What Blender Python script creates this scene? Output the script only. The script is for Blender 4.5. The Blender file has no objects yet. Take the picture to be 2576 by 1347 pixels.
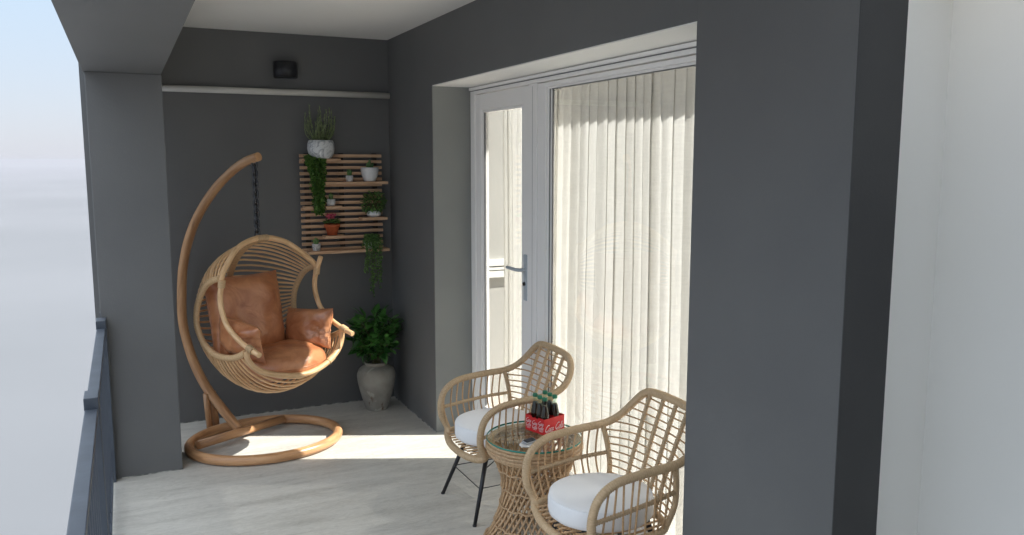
import bpy, bmesh, math, random
from mathutils import Vector, Matrix
random.seed(7)
rad = math.radians
sc = bpy.context.scene
COL = sc.collection

# ------------------------------------------------------------------ camera, light, exposure
cam_d = bpy.data.cameras.new("camera")
cam = bpy.data.objects.new("camera", cam_d)
COL.objects.link(cam)
cam_d.sensor_width = 36
cam_d.lens = 2051.0 / 2576 * 36
cam_d.clip_start = 0.05
cam_d.clip_end = 20000
cam.location = (-1.7464, -5.7304, 1.75)
cam.rotation_euler = (rad(90 - 7.4757), 0, rad(-25.413))
sc.camera = cam

SUN_DIR = Vector((0.645, -0.290, 0.700)).normalized()      # towards the sun
world = bpy.data.worlds.new("World")
sc.world = world
world.use_nodes = True
wn, wl = world.node_tree.nodes, world.node_tree.links
wn.clear()
w_out = wn.new("ShaderNodeOutputWorld")
w_bg = wn.new("ShaderNodeBackground")
w_bg.inputs["Strength"].default_value = 0.088
w_sky = wn.new("ShaderNodeTexSky")
w_sky.sky_type = 'NISHITA'
w_sky.sun_disc = False
w_sky.sun_elevation = math.asin(SUN_DIR.z)
w_sky.sun_rotation = math.atan2(SUN_DIR.x, SUN_DIR.y)
w_sky.air_density = 1.0
w_sky.dust_density = 1.0
w_sky.ozone_density = 1.0
# bright thin overcast over the blue sky: the same all round, zenith brighter than the horizon as under real cloud
w_tc = wn.new("ShaderNodeTexCoord")
w_sp = wn.new("ShaderNodeSeparateXYZ")
wl.new(w_tc.outputs["Generated"], w_sp.inputs[0])
w_rp = wn.new("ShaderNodeValToRGB")
HZ = 1.0 / (0.088 * 2 ** 1.8) * 0.88
w_rp.color_ramp.elements[0].position = 0.0
w_rp.color_ramp.elements[0].color = (0.47 * HZ, 0.485 * HZ, 0.54 * HZ, 1)
w_rp.color_ramp.elements[1].position = 1.0
w_rp.color_ramp.elements[1].color = (2.15 * HZ, 2.30 * HZ, 2.50 * HZ, 1)
e_ = w_rp.color_ramp.elements.new(0.20)
e_.color = (0.42 * HZ, 0.535 * HZ, 0.655 * HZ, 1)
wl.new(w_sp.outputs["Z"], w_rp.inputs[0])
w_mx = wn.new("ShaderNodeMixRGB")
w_mx.inputs[0].default_value = 0.955
wl.new(w_sky.outputs[0], w_mx.inputs[1])
wl.new(w_rp.outputs[0], w_mx.inputs[2])
wl.new(w_mx.outputs[0], w_bg.inputs["Color"])
wl.new(w_bg.outputs[0], w_out.inputs["Surface"])

sun_d = bpy.data.lights.new("sun", 'SUN')
sun_d.energy = 5.0
sun_d.angle = rad(0.6)
sun_d.color = (1.0, 0.96, 0.905)
sun = bpy.data.objects.new("sun", sun_d)
sun.rotation_euler = SUN_DIR.to_track_quat('Z', 'Y').to_euler()
sun.location = (6, -3, 8)
COL.objects.link(sun)

vs = sc.view_settings
vs.view_transform = 'Standard'
vs.look = 'None'
vs.gamma = 1
vs.use_curve_mapping = False
vs.exposure = 2.5
sc.cycles.max_bounces = 10
sc.cycles.diffuse_bounces = 6
sc.cycles.transparent_max_bounces = 24

# ------------------------------------------------------------------ materials
def mat(name, base=(0.5, 0.5, 0.5), rough=0.6, metal=0.0, spec=0.5, **kw):
    m = bpy.data.materials.new(name)
    m.use_nodes = True
    b = m.node_tree.nodes["Principled BSDF"]
    b.inputs["Base Color"].default_value = (*base, 1)
    b.inputs["Roughness"].default_value = rough
    b.inputs["Metallic"].default_value = metal
    b.inputs["Specular IOR Level"].default_value = spec
    for k, v in kw.items():
        b.inputs[k].default_value = v
    return m

def nodes(m):
    return m.node_tree.nodes, m.node_tree.links, m.node_tree.nodes["Principled BSDF"]

def noise_color(m, c1, c2, scale=5, stretch=(1, 1, 1), detail=6, distortion=0.0, coord='Object', lo=0.35, hi=0.65,
                bump=0.0, bscale=None, bdist=0.01, rot=(0, 0, 0), rough_var=None, c3=None):
    n, l, b = nodes(m)
    tc = n.new("ShaderNodeTexCoord")
    mp = n.new("ShaderNodeMapping")
    mp.inputs["Scale"].default_value = stretch
    mp.inputs["Rotation"].default_value = rot
    l.new(tc.outputs[coord], mp.inputs["Vector"])
    t = n.new("ShaderNodeTexNoise")
    t.inputs["Scale"].default_value = scale
    t.inputs["Detail"].default_value = detail
    t.inputs["Distortion"].default_value = distortion
    l.new(mp.outputs[0], t.inputs["Vector"])
    r = n.new("ShaderNodeValToRGB")
    r.color_ramp.elements[0].position = lo
    r.color_ramp.elements[0].color = (*c1, 1)
    r.color_ramp.elements[1].position = hi
    r.color_ramp.elements[1].color = (*c2, 1)
    if c3:
        e = r.color_ramp.elements.new((lo + hi) / 2)
        e.color = (*c3, 1)
    l.new(t.outputs["Fac"], r.inputs[0])
    l.new(r.outputs[0], b.inputs["Base Color"])
    if rough_var:
        mr = n.new("ShaderNodeMapRange")
        mr.inputs["To Min"].default_value = rough_var[0]
        mr.inputs["To Max"].default_value = rough_var[1]
        l.new(t.outputs["Fac"], mr.inputs["Value"])
        l.new(mr.outputs[0], b.inputs["Roughness"])
    if bump:
        t2 = n.new("ShaderNodeTexNoise")
        t2.inputs["Scale"].default_value = bscale or scale * 3
        t2.inputs["Detail"].default_value = 5
        l.new(mp.outputs[0], t2.inputs["Vector"])
        bp = n.new("ShaderNodeBump")
        bp.inputs["Strength"].default_value = bump
        bp.inputs["Distance"].default_value = bdist
        l.new(t2.outputs["Fac"], bp.inputs["Height"])
        l.new(bp.outputs[0], b.inputs["Normal"])
    return m

M = {}
M['dark'] = noise_color(mat('dark_grey_wall_paint', rough=0.62), (0.118, 0.119, 0.120), (0.150, 0.150, 0.148), scale=1.3, detail=9, lo=0.25, hi=0.75,
                        bump=0.3, bscale=150, bdist=0.0025)
M['jamb'] = noise_color(mat('light_grey_wall_paint', rough=0.6), (0.24, 0.245, 0.235), (0.27, 0.275, 0.26), scale=2, bump=0.1, bscale=90, bdist=0.002)
M['white'] = noise_color(mat('white_wall_paint', rough=0.6), (0.85, 0.84, 0.805), (0.88, 0.87, 0.84), scale=1.5, bump=0.12, bscale=60, bdist=0.002)
M['cream'] = noise_color(mat('cream_plaster', rough=0.7), (0.46, 0.45, 0.42), (0.50, 0.49, 0.46), scale=1.5)
M['upvc'] = noise_color(mat('white_frame_lacquer', rough=0.32), (0.89, 0.875, 0.855), (0.905, 0.89, 0.87), scale=4)
M['gasket'] = mat('grey_rubber_gasket', (0.16, 0.16, 0.16), 0.6)
M['batten'] = mat('dark_stained_batten', (0.045, 0.042, 0.038), 0.7)
M['railm'] = noise_color(mat('slate_blue_painted_steel', rough=0.42), (0.046, 0.056, 0.074), (0.068, 0.082, 0.104), scale=9, bump=0.15, bscale=60, bdist=0.003)
M['blackmetal'] = noise_color(mat('black_powder_coated_steel', rough=0.38), (0.010, 0.011, 0.014), (0.022, 0.023, 0.028), scale=12)
M['chain'] = mat('dark_chain_steel', (0.08, 0.08, 0.085), 0.25, metal=1.0)
M['steel'] = mat('brushed_steel', (0.55, 0.55, 0.56), 0.3, metal=1.0)
M['terracotta'] = noise_color(mat('terracotta', rough=0.75), (0.42, 0.085, 0.025), (0.52, 0.12, 0.04), scale=30, bump=0.1, bscale=100, bdist=0.002)
M['ceramic'] = noise_color(mat('white_glazed_ceramic', rough=0.25), (0.72, 0.73, 0.74), (0.82, 0.82, 0.82), scale=20)
M['ceramic_matte'] = noise_color(mat('white_matte_ceramic', rough=0.7), (0.66, 0.66, 0.65), (0.80, 0.80, 0.79), scale=35, bump=0.15, bscale=80, bdist=0.002)
M['marble'] = noise_color(mat('grey_veined_ceramic', rough=0.35), (0.36, 0.38, 0.40), (0.72, 0.73, 0.73), scale=18, distortion=2.5, lo=0.38, hi=0.52,
                          bump=0.5, bscale=25, bdist=0.006)
M['soil'] = noise_color(mat('potting_soil', rough=0.95), (0.012, 0.009, 0.006), (0.04, 0.03, 0.02), scale=80, bump=0.6, bscale=120, bdist=0.01)
M['white_cloth'] = noise_color(mat('white_cotton', rough=0.9), (0.84, 0.84, 0.85), (0.87, 0.87, 0.88), scale=6, bump=0.25, bscale=14, bdist=0.006)
M['phone'] = mat('black_phone_glass', (0.012, 0.012, 0.02), 0.12)
M['card_red'] = noise_color(mat('red_printed_card', rough=0.42), (0.60, 0.008, 0.012), (0.68, 0.014, 0.018), scale=20)
M['print_white'] = mat('white_print', (0.82, 0.80, 0.80), 0.5)
M['cap'] = mat('green_bottle_cap', (0.012, 0.16, 0.085), 0.35)
M['cola'] = mat('dark_cola', (0.030, 0.008, 0.005), 0.08)
M['edge_green'] = mat('green_glass_edge', (0.02, 0.22, 0.17), 0.08)
M['inside_floor'] = noise_color(mat('pale_timber_floor', rough=0.4), (0.42, 0.38, 0.33), (0.55, 0.50, 0.44), scale=4, stretch=(1, 12, 1))

def wood_mat(name, c1, c2, c3, rough=0.42, scale=6, along=1.4, across=22, bump=0.35, spec=0.5):
    m = mat(name, rough=rough, spec=spec)
    n, l, b = nodes(m)
    uv = n.new("ShaderNodeUVMap")
    mp = n.new("ShaderNodeMapping")
    mp.inputs["Scale"].default_value = (1, along, 1)
    l.new(uv.outputs[0], mp.inputs["Vector"])
    oi = n.new("ShaderNodeObjectInfo")
    ad = n.new("ShaderNodeVectorMath")
    ad.operation = 'ADD'
    l.new(mp.outputs[0], ad.inputs[0])
    cm = n.new("ShaderNodeCombineXYZ")
    ml = n.new("ShaderNodeMath"); ml.operation = 'MULTIPLY'; ml.inputs[1].default_value = 37.0
    l.new(oi.outputs["Random"], ml.inputs[0])
    l.new(ml.outputs[0], cm.inputs[2])
    l.new(cm.outputs[0], ad.inputs[1])
    t = n.new("ShaderNodeTexNoise")
    t.inputs["Scale"].default_value = scale
    t.inputs["Detail"].default_value = 8
    t.inputs["Roughness"].default_value = 0.62
    t.inputs["Distortion"].default_value = 0.6
    l.new(ad.outputs[0], t.inputs["Vector"])
    r = n.new("ShaderNodeValToRGB")
    r.color_ramp.elements[0].position = 0.30
    r.color_ramp.elements[0].color = (*c1, 1)
    r.color_ramp.elements[1].position = 0.72
    r.color_ramp.elements[1].color = (*c3, 1)
    e = r.color_ramp.elements.new(0.5)
    e.color = (*c2, 1)
    l.new(t.outputs["Fac"], r.inputs[0])
    # a little difference from piece to piece
    hs = n.new("ShaderNodeHueSaturation")
    mr = n.new("ShaderNodeMapRange")
    mr.inputs["To Min"].default_value = 0.86
    mr.inputs["To Max"].default_value = 1.12
    l.new(oi.outputs["Random"], mr.inputs["Value"])
    l.new(mr.outputs[0], hs.inputs["Value"])
    l.new(r.outputs[0], hs.inputs["Color"])
    l.new(hs.outputs[0], b.inputs["Base Color"])
    bp = n.new("ShaderNodeBump")
    bp.inputs["Strength"].default_value = bump
    bp.inputs["Distance"].default_value = 0.002
    l.new(t.outputs["Fac"], bp.inputs["Height"])
    l.new(bp.outputs[0], b.inputs["Normal"])
    return m

M['stand_wood'] = wood_mat('oiled_ash_pole', (0.30, 0.150, 0.068), (0.50, 0.27, 0.130), (0.64, 0.38, 0.20), rough=0.33, scale=5, along=0.7)
M['rattan'] = wood_mat('peeled_rattan', (0.50, 0.29, 0.135), (0.72, 0.455, 0.235), (0.84, 0.59, 0.35), rough=0.40, scale=5, along=1.8)
M['wrap'] = wood_mat('wrapped_rattan_peel', (0.36, 0.21, 0.10), (0.55, 0.36, 0.19), (0.70, 0.50, 0.30), rough=0.5, scale=6, along=110)
M['chair_cane'] = wood_mat('armchair_cane', (0.37, 0.21, 0.10), (0.53, 0.33, 0.17), (0.66, 0.45, 0.26), rough=0.45, scale=7, along=14)
M['chair_wrap'] = wood_mat('armchair_wrapped_cane', (0.33, 0.21, 0.11), (0.53, 0.375, 0.22), (0.66, 0.50, 0.33), rough=0.5, scale=6, along=110)
M['table_cane'] = wood_mat('table_cane', (0.34, 0.20, 0.10), (0.52, 0.34, 0.19), (0.66, 0.47, 0.29), rough=0.45, scale=7, along=10)
M['slat_wood'] = noise_color(mat('oak_batten', rough=0.5), (0.52, 0.31, 0.18), (0.74, 0.49, 0.31), scale=14, stretch=(0.6, 8, 8), bump=0.2, bscale=30, bdist=0.002)

# leather
def leather():
    m = mat('tan_leather', rough=0.3, spec=0.6, **{'Coat Weight': 0.4, 'Coat Roughness': 0.25})
    n, l, b = nodes(m)
    tc = n.new("ShaderNodeTexCoord")
    t = n.new("ShaderNodeTexNoise"); t.inputs["Scale"].default_value = 9; t.inputs["Detail"].default_value = 8
    t.inputs["Distortion"].default_value = 0.8
    l.new(tc.outputs["Object"], t.inputs["Vector"])
    r = n.new("ShaderNodeValToRGB")
    r.color_ramp.elements[0].position = 0.30; r.color_ramp.elements[0].color = (0.36, 0.120, 0.045, 1)
    r.color_ramp.elements[1].position = 0.72; r.color_ramp.elements[1].color = (0.62, 0.28, 0.130, 1)
    l.new(t.outputs["Fac"], r.inputs[0]); l.new(r.outputs[0], b.inputs["Base Color"])
    mr = n.new("ShaderNodeMapRange"); mr.inputs["To Min"].default_value = 0.26; mr.inputs["To Max"].default_value = 0.42
    l.new(t.outputs["Fac"], mr.inputs["Value"]); l.new(mr.outputs[0], b.inputs["Roughness"])
    v = n.new("ShaderNodeTexVoronoi"); v.inputs["Scale"].default_value = 260
    l.new(tc.outputs["Object"], v.inputs["Vector"])
    b1 = n.new("ShaderNodeBump"); b1.inputs["Strength"].default_value = 0.12; b1.inputs["Distance"].default_value = 0.001
    l.new(v.outputs["Distance"], b1.inputs["Height"])
    t2 = n.new("ShaderNodeTexNoise"); t2.inputs["Scale"].default_value = 7; t2.inputs["Detail"].default_value = 3
    t2.inputs["Distortion"].default_value = 1.5
    l.new(tc.outputs["Object"], t2.inputs["Vector"])
    b2 = n.new("ShaderNodeBump"); b2.inputs["Strength"].default_value = 0.6; b2.inputs["Distance"].default_value = 0.02
    l.new(t2.outputs["Fac"], b2.inputs["Height"]); l.new(b1.outputs[0], b2.inputs["Normal"])
    l.new(b2.outputs[0], b.inputs["Normal"])
    return m
M['leather'] = leather()

# aged clay vase with flaked patches
def vase_mat():
    m = mat('aged_grey_clay', rough=0.7)
    n, l, b = nodes(m)
    tc = n.new("ShaderNodeTexCoord")
    t = n.new("ShaderNodeTexNoise"); t.inputs["Scale"].default_value = 9; t.inputs["Detail"].default_value = 7
    l.new(tc.outputs["Object"], t.inputs["Vector"])
    r = n.new("ShaderNodeValToRGB")
    r.color_ramp.elements[0].position = 0.3; r.color_ramp.elements[0].color = (0.24, 0.225, 0.195, 1)
    r.color_ramp.elements[1].position = 0.7; r.color_ramp.elements[1].color = (0.36, 0.345, 0.305, 1)
    l.new(t.outputs["Fac"], r.inputs[0])
    t2 = n.new("ShaderNodeTexNoise"); t2.inputs["Scale"].default_value = 6.5; t2.inputs["Detail"].default_value = 5
    t2.inputs["Distortion"].default_value = 0.7
    mp = n.new("ShaderNodeMapping"); mp.inputs["Location"].default_value = (3.1, 1.7, 0.4)
    l.new(tc.outputs["Object"], mp.inputs["Vector"]); l.new(mp.outputs[0], t2.inputs["Vector"])
    r2 = n.new("ShaderNodeValToRGB")
    r2.color_ramp.elements[0].position = 0.60; r2.color_ramp.elements[0].color = (0, 0, 0, 1)
    r2.color_ramp.elements[1].position = 0.62; r2.color_ramp.elements[1].color = (1, 1, 1, 1)
    l.new(t2.outputs["Fac"], r2.inputs[0])
    mx = n.new("ShaderNodeMixRGB"); mx.inputs[2].default_value = (0.42, 0.40, 0.35, 1)
    l.new(r2.outputs[0], mx.inputs[0]); l.new(r.outputs[0], mx.inputs[1])
    t3 = n.new("ShaderNodeTexNoise"); t3.inputs["Scale"].default_value = 8; t3.inputs["Detail"].default_value = 4
    mp3 = n.new("ShaderNodeMapping"); mp3.inputs["Location"].default_value = (-2.3, 4.7, 0.9); mp3.inputs["Scale"].default_value = (1.6, 1.6, 0.6)
    l.new(tc.outputs["Object"], mp3.inputs["Vector"]); l.new(mp3.outputs[0], t3.inputs["Vector"])
    r3 = n.new("ShaderNodeValToRGB")
    r3.color_ramp.elements[0].position = 0.66; r3.color_ramp.elements[0].color = (0, 0, 0, 1)
    r3.color_ramp.elements[1].position = 0.70; r3.color_ramp.elements[1].color = (1, 1, 1, 1)
    l.new(t3.outputs["Fac"], r3.inputs[0])
    mx2 = n.new("ShaderNodeMixRGB"); mx2.inputs[2].default_value = (0.15, 0.085, 0.05, 1)
    l.new(r3.outputs[0], mx2.inputs[0]); l.new(mx.outputs[0], mx2.inputs[1])
    l.new(mx2.outputs[0], b.inputs["Base Color"])
    bp = n.new("ShaderNodeBump"); bp.inputs["Strength"].default_value = 0.35; bp.inputs["Distance"].default_value = 0.002
    l.new(r2.outputs[0], bp.inputs["Height"]); l.new(bp.outputs[0], b.inputs["Normal"])
    return m
M['vase'] = vase_mat()

# trowelled concrete floor, strokes running along X
def floor_mat():
    m = mat('trowelled_grey_concrete', rough=0.5, spec=0.4)
    n, l, b = nodes(m)
    tc = n.new("ShaderNodeTexCoord")
    def tex(sx, sy, scale, det=6, dist=0.0, rgh=0.55):
        mp = n.new("ShaderNodeMapping"); mp.inputs["Scale"].default_value = (sx, sy, 1)
        mp.inputs["Rotation"].default_value = (0, 0, rad(-6))
        l.new(tc.outputs["Object"], mp.inputs["Vector"])
        t = n.new("ShaderNodeTexNoise"); t.inputs["Scale"].default_value = scale
        t.inputs["Detail"].default_value = det; t.inputs["Distortion"].default_value = dist
        t.inputs["Roughness"].default_value = rgh
        l.new(mp.outputs[0], t.inputs["Vector"])
        return t
    a = tex(0.55, 3.6, 2.8, 9, 0.5, 0.62)
    c = tex(1.0, 3.6, 11.0, 9, 2.6, 0.62)
    mxf = n.new("ShaderNodeMath"); mxf.operation = 'MULTIPLY_ADD'; mxf.inputs[1].default_value = 0.55
    m2 = n.new("ShaderNodeMath"); m2.operation = 'MULTIPLY'; m2.inputs[1].default_value = 0.45
    l.new(c.outputs["Fac"], m2.inputs[0]); l.new(a.outputs["Fac"], mxf.inputs[0]); l.new(m2.outputs[0], mxf.inputs[2])
    r = n.new("ShaderNodeValToRGB")
    r.color_ramp.elements[0].position = 0.33; r.color_ramp.elements[0].color = (0.39, 0.375, 0.335, 1)
    r.color_ramp.elements[1].position = 0.68; r.color_ramp.elements[1].color = (0.65, 0.63, 0.575, 1)
    e = r.color_ramp.elements.new(0.5); e.color = (0.54, 0.522, 0.475, 1)
    l.new(mxf.outputs[0], r.inputs[0]); l.new(r.outputs[0], b.inputs["Base Color"])
    mr = n.new("ShaderNodeMapRange"); mr.inputs["To Min"].default_value = 0.38; mr.inputs["To Max"].default_value = 0.62
    l.new(a.outputs["Fac"], mr.inputs["Value"]); l.new(mr.outputs[0], b.inputs["Roughness"])
    bp = n.new("ShaderNodeBump"); bp.inputs["Strength"].default_value = 0.55; bp.inputs["Distance"].default_value = 0.007
    l.new(c.outputs["Fac"], bp.inputs["Height"]); l.new(bp.outputs[0], b.inputs["Normal"])
    return m
M['floor'] = floor_mat()

# clear glass: sees through, reflects by Fresnel
def glass_mat(name, tint=(0.575, 0.582, 0.578), fres=1.45):
    m = bpy.data.materials.new(name); m.use_nodes = True
    n, l = m.node_tree.nodes, m.node_tree.links
    n.clear()
    o = n.new("ShaderNodeOutputMaterial"); tr = n.new("ShaderNodeBsdfTransparent"); gl = n.new("ShaderNodeBsdfGlossy")
    fr = n.new("ShaderNodeFresnel"); mx = n.new("ShaderNodeMixShader")
    tr.inputs[0].default_value = (*tint, 1)
    gl.inputs["Roughness"].default_value = 0.02
    fr.inputs[0].default_value = fres
    ge = n.new("ShaderNodeNewGeometry")
    iv = n.new("ShaderNodeMath"); iv.operation = 'SUBTRACT'; iv.inputs[0].default_value = 1.0
    ml = n.new("ShaderNodeMath"); ml.operation = 'MULTIPLY'
    l.new(ge.outputs["Backfacing"], iv.inputs[1]); l.new(iv.outputs[0], ml.inputs[0]); l.new(fr.outputs[0], ml.inputs[1])
    l.new(ml.outputs[0], mx.inputs[0]); l.new(tr.outputs[0], mx.inputs[1]); l.new(gl.outputs[0], mx.inputs[2])
    l.new(mx.outputs[0], o.inputs[0])
    return m
M['glass'] = glass_mat('tinted_glazing')
M['clear'] = glass_mat('clear_table_glass', (0.96, 0.985, 0.975))
M['bottle_glass'] = glass_mat('pale_green_bottle_glass', (0.84, 0.95, 0.90))

# linen curtain
def linen():
    m = bpy.data.materials.new('sheer_linen'); m.use_nodes = True
    n, l = m.node_tree.nodes, m.node_tree.links
    n.clear()
    o = n.new("ShaderNodeOutputMaterial")
    df = n.new("ShaderNodeBsdfDiffuse"); tl = n.new("ShaderNodeBsdfTranslucent"); tr = n.new("ShaderNodeBsdfTransparent")
    tc = n.new("ShaderNodeTexCoord")
    def th(sy, sz, scale):
        mp = n.new("ShaderNodeMapping"); mp.inputs["Scale"].default_value = (1, sy, sz)
        l.new(tc.outputs["Object"], mp.inputs["Vector"])
        t = n.new("ShaderNodeTexNoise"); t.inputs["Scale"].default_value = scale; t.inputs["Detail"].default_value = 4
        l.new(mp.outputs[0], t.inputs["Vector"]); return t
    a, b = th(110, 5.0, 1.7), th(6.0, 110, 1.7)
    ad = n.new("ShaderNodeMath"); ad.operation = 'ADD'
    l.new(a.outputs["Fac"], ad.inputs[0]); l.new(b.outputs["Fac"], ad.inputs[1])
    r = n.new("ShaderNodeValToRGB")
    r.color_ramp.elements[0].position = 0.34; r.color_ramp.elements[0].color = (0.72, 0.71, 0.675, 1)
    r.color_ramp.elements[1].position = 0.66; r.color_ramp.elements[1].color = (0.88, 0.87, 0.84, 1)
    hv = n.new("ShaderNodeMath"); hv.operation = 'MULTIPLY'; hv.inputs[1].default_value = 0.5
    l.new(ad.outputs[0], hv.inputs[0]); l.new(hv.outputs[0], r.inputs[0])
    l.new(r.outputs[0], df.inputs[0]); l.new(r.outputs[0], tl.inputs[0])
    m1 = n.new("ShaderNodeMixShader"); m1.inputs[0].default_value = 0.50
    m2 = n.new("ShaderNodeMixShader"); m2.inputs[0].default_value = 0.05
    l.new(df.outputs[0], m1.inputs[1]); l.new(tl.outputs[0], m1.inputs[2])
    l.new(m1.outputs[0], m2.inputs[1]); l.new(tr.outputs[0], m2.inputs[2])
    l.new(m2.outputs[0], o.inputs[0])
    return m
M['linen'] = linen()

def leaf_mat(name, c1, c2, rough=0.4, trans=0.2):
    m = bpy.data.materials.new(name); m.use_nodes = True
    n, l = m.node_tree.nodes, m.node_tree.links
    b = n["Principled BSDF"]; o = n["Material Output"]
    b.inputs["Roughness"].default_value = rough
    geo = n.new("ShaderNodeNewGeometry")
    oi = n.new("ShaderNodeObjectInfo")
    ad = n.new("ShaderNodeMath"); ad.operation = 'ADD'
    l.new(geo.outputs["Random Per Island"], ad.inputs[0]); l.new(oi.outputs["Random"], ad.inputs[1])
    fr = n.new("ShaderNodeMath"); fr.operation = 'FRACT'; l.new(ad.outputs[0], fr.inputs[0])
    r = n.new("ShaderNodeValToRGB")
    r.color_ramp.elements[0].color = (*c1, 1); r.color_ramp.elements[1].color = (*c2, 1)
    l.new(fr.outputs[0], r.inputs[0]); l.new(r.outputs[0], b.inputs["Base Color"])
    tl = n.new("ShaderNodeBsdfTranslucent"); l.new(r.outputs[0], tl.inputs[0])
    mx = n.new("ShaderNodeMixShader"); mx.inputs[0].default_value = trans
    l.new(b.outputs[0], mx.inputs[1]); l.new(tl.outputs[0], mx.inputs[2]); l.new(mx.outputs[0], o.inputs["Surface"])
    return m
M['leaf_dark'] = leaf_mat('glossy_dark_green_leaf', (0.015, 0.075, 0.014), (0.12, 0.33, 0.07), 0.32)
M['leaf_bright'] = leaf_mat('bright_green_leaf', (0.03, 0.11, 0.015), (0.17, 0.31, 0.06), 0.45, 0.3)
M['leaf_mid'] = leaf_mat('mid_green_leaf', (0.05, 0.13, 0.030), (0.24, 0.42, 0.12), 0.5, 0.25)
M['leaf_grey'] = leaf_mat('grey_green_leaf', (0.15, 0.21, 0.08), (0.42, 0.50, 0.25), 0.6, 0.2)
M['succulent'] = leaf_mat('succulent_green', (0.09, 0.20, 0.07), (0.24, 0.38, 0.13), 0.5, 0.1)
M['petal'] = leaf_mat('pink_petal', (0.50, 0.03, 0.08), (0.75, 0.18, 0.26), 0.6, 0.3)
M['stem'] = mat('brown_green_stem', (0.10, 0.09, 0.035), 0.7)

# ------------------------------------------------------------------ mesh helpers
class MB:
    def __init__(s):
        s.v = []; s.f = []; s.uv = []; s.mi = []; s.smooth = []
    def face(s, idx, uvs=None, mi=0, smooth=False):
        s.f.append(idx); s.uv.append(uvs or [(0, 0)] * len(idx)); s.mi.append(mi); s.smooth.append(smooth)
    def box(s, x0, x1, y0, y1, z0, z1, bev=0.0, mi=0, mtx=None):
        bm = bmesh.new()
        bmesh.ops.create_cube(bm, size=1)
        for v in bm.verts:
            v.co = Vector(((x0 + x1) / 2 + v.co.x * (x1 - x0), (y0 + y1) / 2 + v.co.y * (y1 - y0), (z0 + z1) / 2 + v.co.z * (z1 - z0)))
        if bev:
            bmesh.ops.bevel(bm, geom=list(bm.edges), offset=bev, segments=2, affect='EDGES', profile=0.6)
        o = len(s.v)
        bm.verts.index_update()
        for v in bm.verts:
            s.v.append(tuple(mtx @ v.co) if mtx else tuple(v.co))
        for f in bm.faces:
            s.face([o + v.index for v in f.verts], [(l.vert.co.x + l.vert.co.y, l.vert.co.z) for l in f.loops], mi, False)
        bm.free()
        return s
    def tube(s, pts, r, seg=8, closed=False, cap=True, mi=0, wrap=0.0, wamp=0.0012, flat=1.0, up=None):
        pts = [Vector(p) for p in pts]
        if wrap:                                    # resample finely and modulate the radius: wound peel
            pts = resample(pts, wrap / 3.0, closed)
        n = len(pts)
        if n < 2: return s
        tang = []
        for i in range(n):
            if closed: t = pts[(i + 1) % n] - pts[i - 1]
            else: t = pts[min(i + 1, n - 1)] - pts[max(i - 1, 0)]
            tang.append(t.normalized())
        nrm = Vector(up) if up else (Vector((0, 0, 1)) if abs(tang[0].z) < 0.9 else Vector((1, 0, 0)))
        nrm = (nrm - tang[0] * nrm.dot(tang[0])).normalized()
        o = len(s.v); L = 0; Ls = []
        for i in range(n):
            if i:
                L += (pts[i] - pts[i - 1]).length
                nrm = (nrm - tang[i] * nrm.dot(tang[i]))
                nrm = nrm.normalized() if nrm.length > 1e-6 else Vector((1, 0, 0))
            bi = tang[i].cross(nrm)
            rr = r(i / (n - 1)) if callable(r) else r
            if wrap: rr += (wamp, -wamp, wamp * 0.5)[i % 3]
            Ls.append(L)
            for k in range(seg):
                a = 2 * math.pi * k / seg
                s.v.append(tuple(pts[i] + nrm * (math.cos(a) * rr) + bi * (math.sin(a) * rr * flat)))
        m = n if closed else n - 1
        for i in range(m):
            j = (i + 1) % n
            l1 = Ls[j] if j else Ls[i] + (pts[0] - pts[i]).length
            for k in range(seg):
                k2 = (k + 1) % seg
                s.face([o + i * seg + k, o + i * seg + k2, o + j * seg + k2, o + j * seg + k],
                       [(k / seg, Ls[i]), ((k + 1) / seg, Ls[i]), ((k + 1) / seg, l1), (k / seg, l1)], mi, True)
        if cap and not closed:
            s.face([o + k for k in range(seg)][::-1], None, mi, False)
            s.face([o + (n - 1) * seg + k for k in range(seg)], None, mi, False)
        return s
    def lathe(s, prof, seg=32, c=(0, 0, 0), mi=0, smooth=True, cap=True):
        o = len(s.v)
        for (r, z) in prof:
            for k in range(seg):
                a = 2 * math.pi * k / seg
                s.v.append((c[0] + r * math.cos(a), c[1] + r * math.sin(a), c[2] + z))
        for i in range(len(prof) - 1):
            for k in range(seg):
                k2 = (k + 1) % seg
                s.face([o + i * seg + k, o + i * seg + k2, o + (i + 1) * seg + k2, o + (i + 1) * seg + k],
                       [(k / seg, i / len(prof)), ((k + 1) / seg, i / len(prof)), ((k + 1) / seg, (i + 1) / len(prof)), (k / seg, (i + 1) / len(prof))], mi, smooth)
        if cap and prof[0][0] > 1e-5: s.face([o + k for k in range(seg)][::-1], None, mi, False)
        if cap and prof[-1][0] > 1e-5:
            b = o + (len(prof) - 1) * seg
            s.face([b + k for k in range(seg)], None, mi, False)
        return s
    def mesh(s, name, mats):
        me = bpy.data.meshes.new(name)
        me.from_pydata(s.v, [], s.f)
        if not isinstance(mats, (list, tuple)): mats = [mats]
        for m in mats: me.materials.append(m)
        uvl = me.uv_layers.new(name="UVMap")
        flat = [c for fu in s.uv for p in fu for c in p]
        uvl.data.foreach_set("uv", flat)
        me.polygons.foreach_set("material_index", s.mi)
        me.polygons.foreach_set("use_smooth", s.smooth)
        me.update()
        return me
    def build(s, name, mats, parent=None, loc=(0, 0, 0), rot=(0, 0, 0)):
        return link(name, s.mesh(name, mats), parent, loc, rot)

def link(name, me, parent=None, loc=(0, 0, 0), rot=(0, 0, 0)):
    o = bpy.data.objects.new(name, me)
    COL.objects.link(o)
    o.location = loc; o.rotation_euler = rot
    if parent: o.parent = parent
    return o

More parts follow.
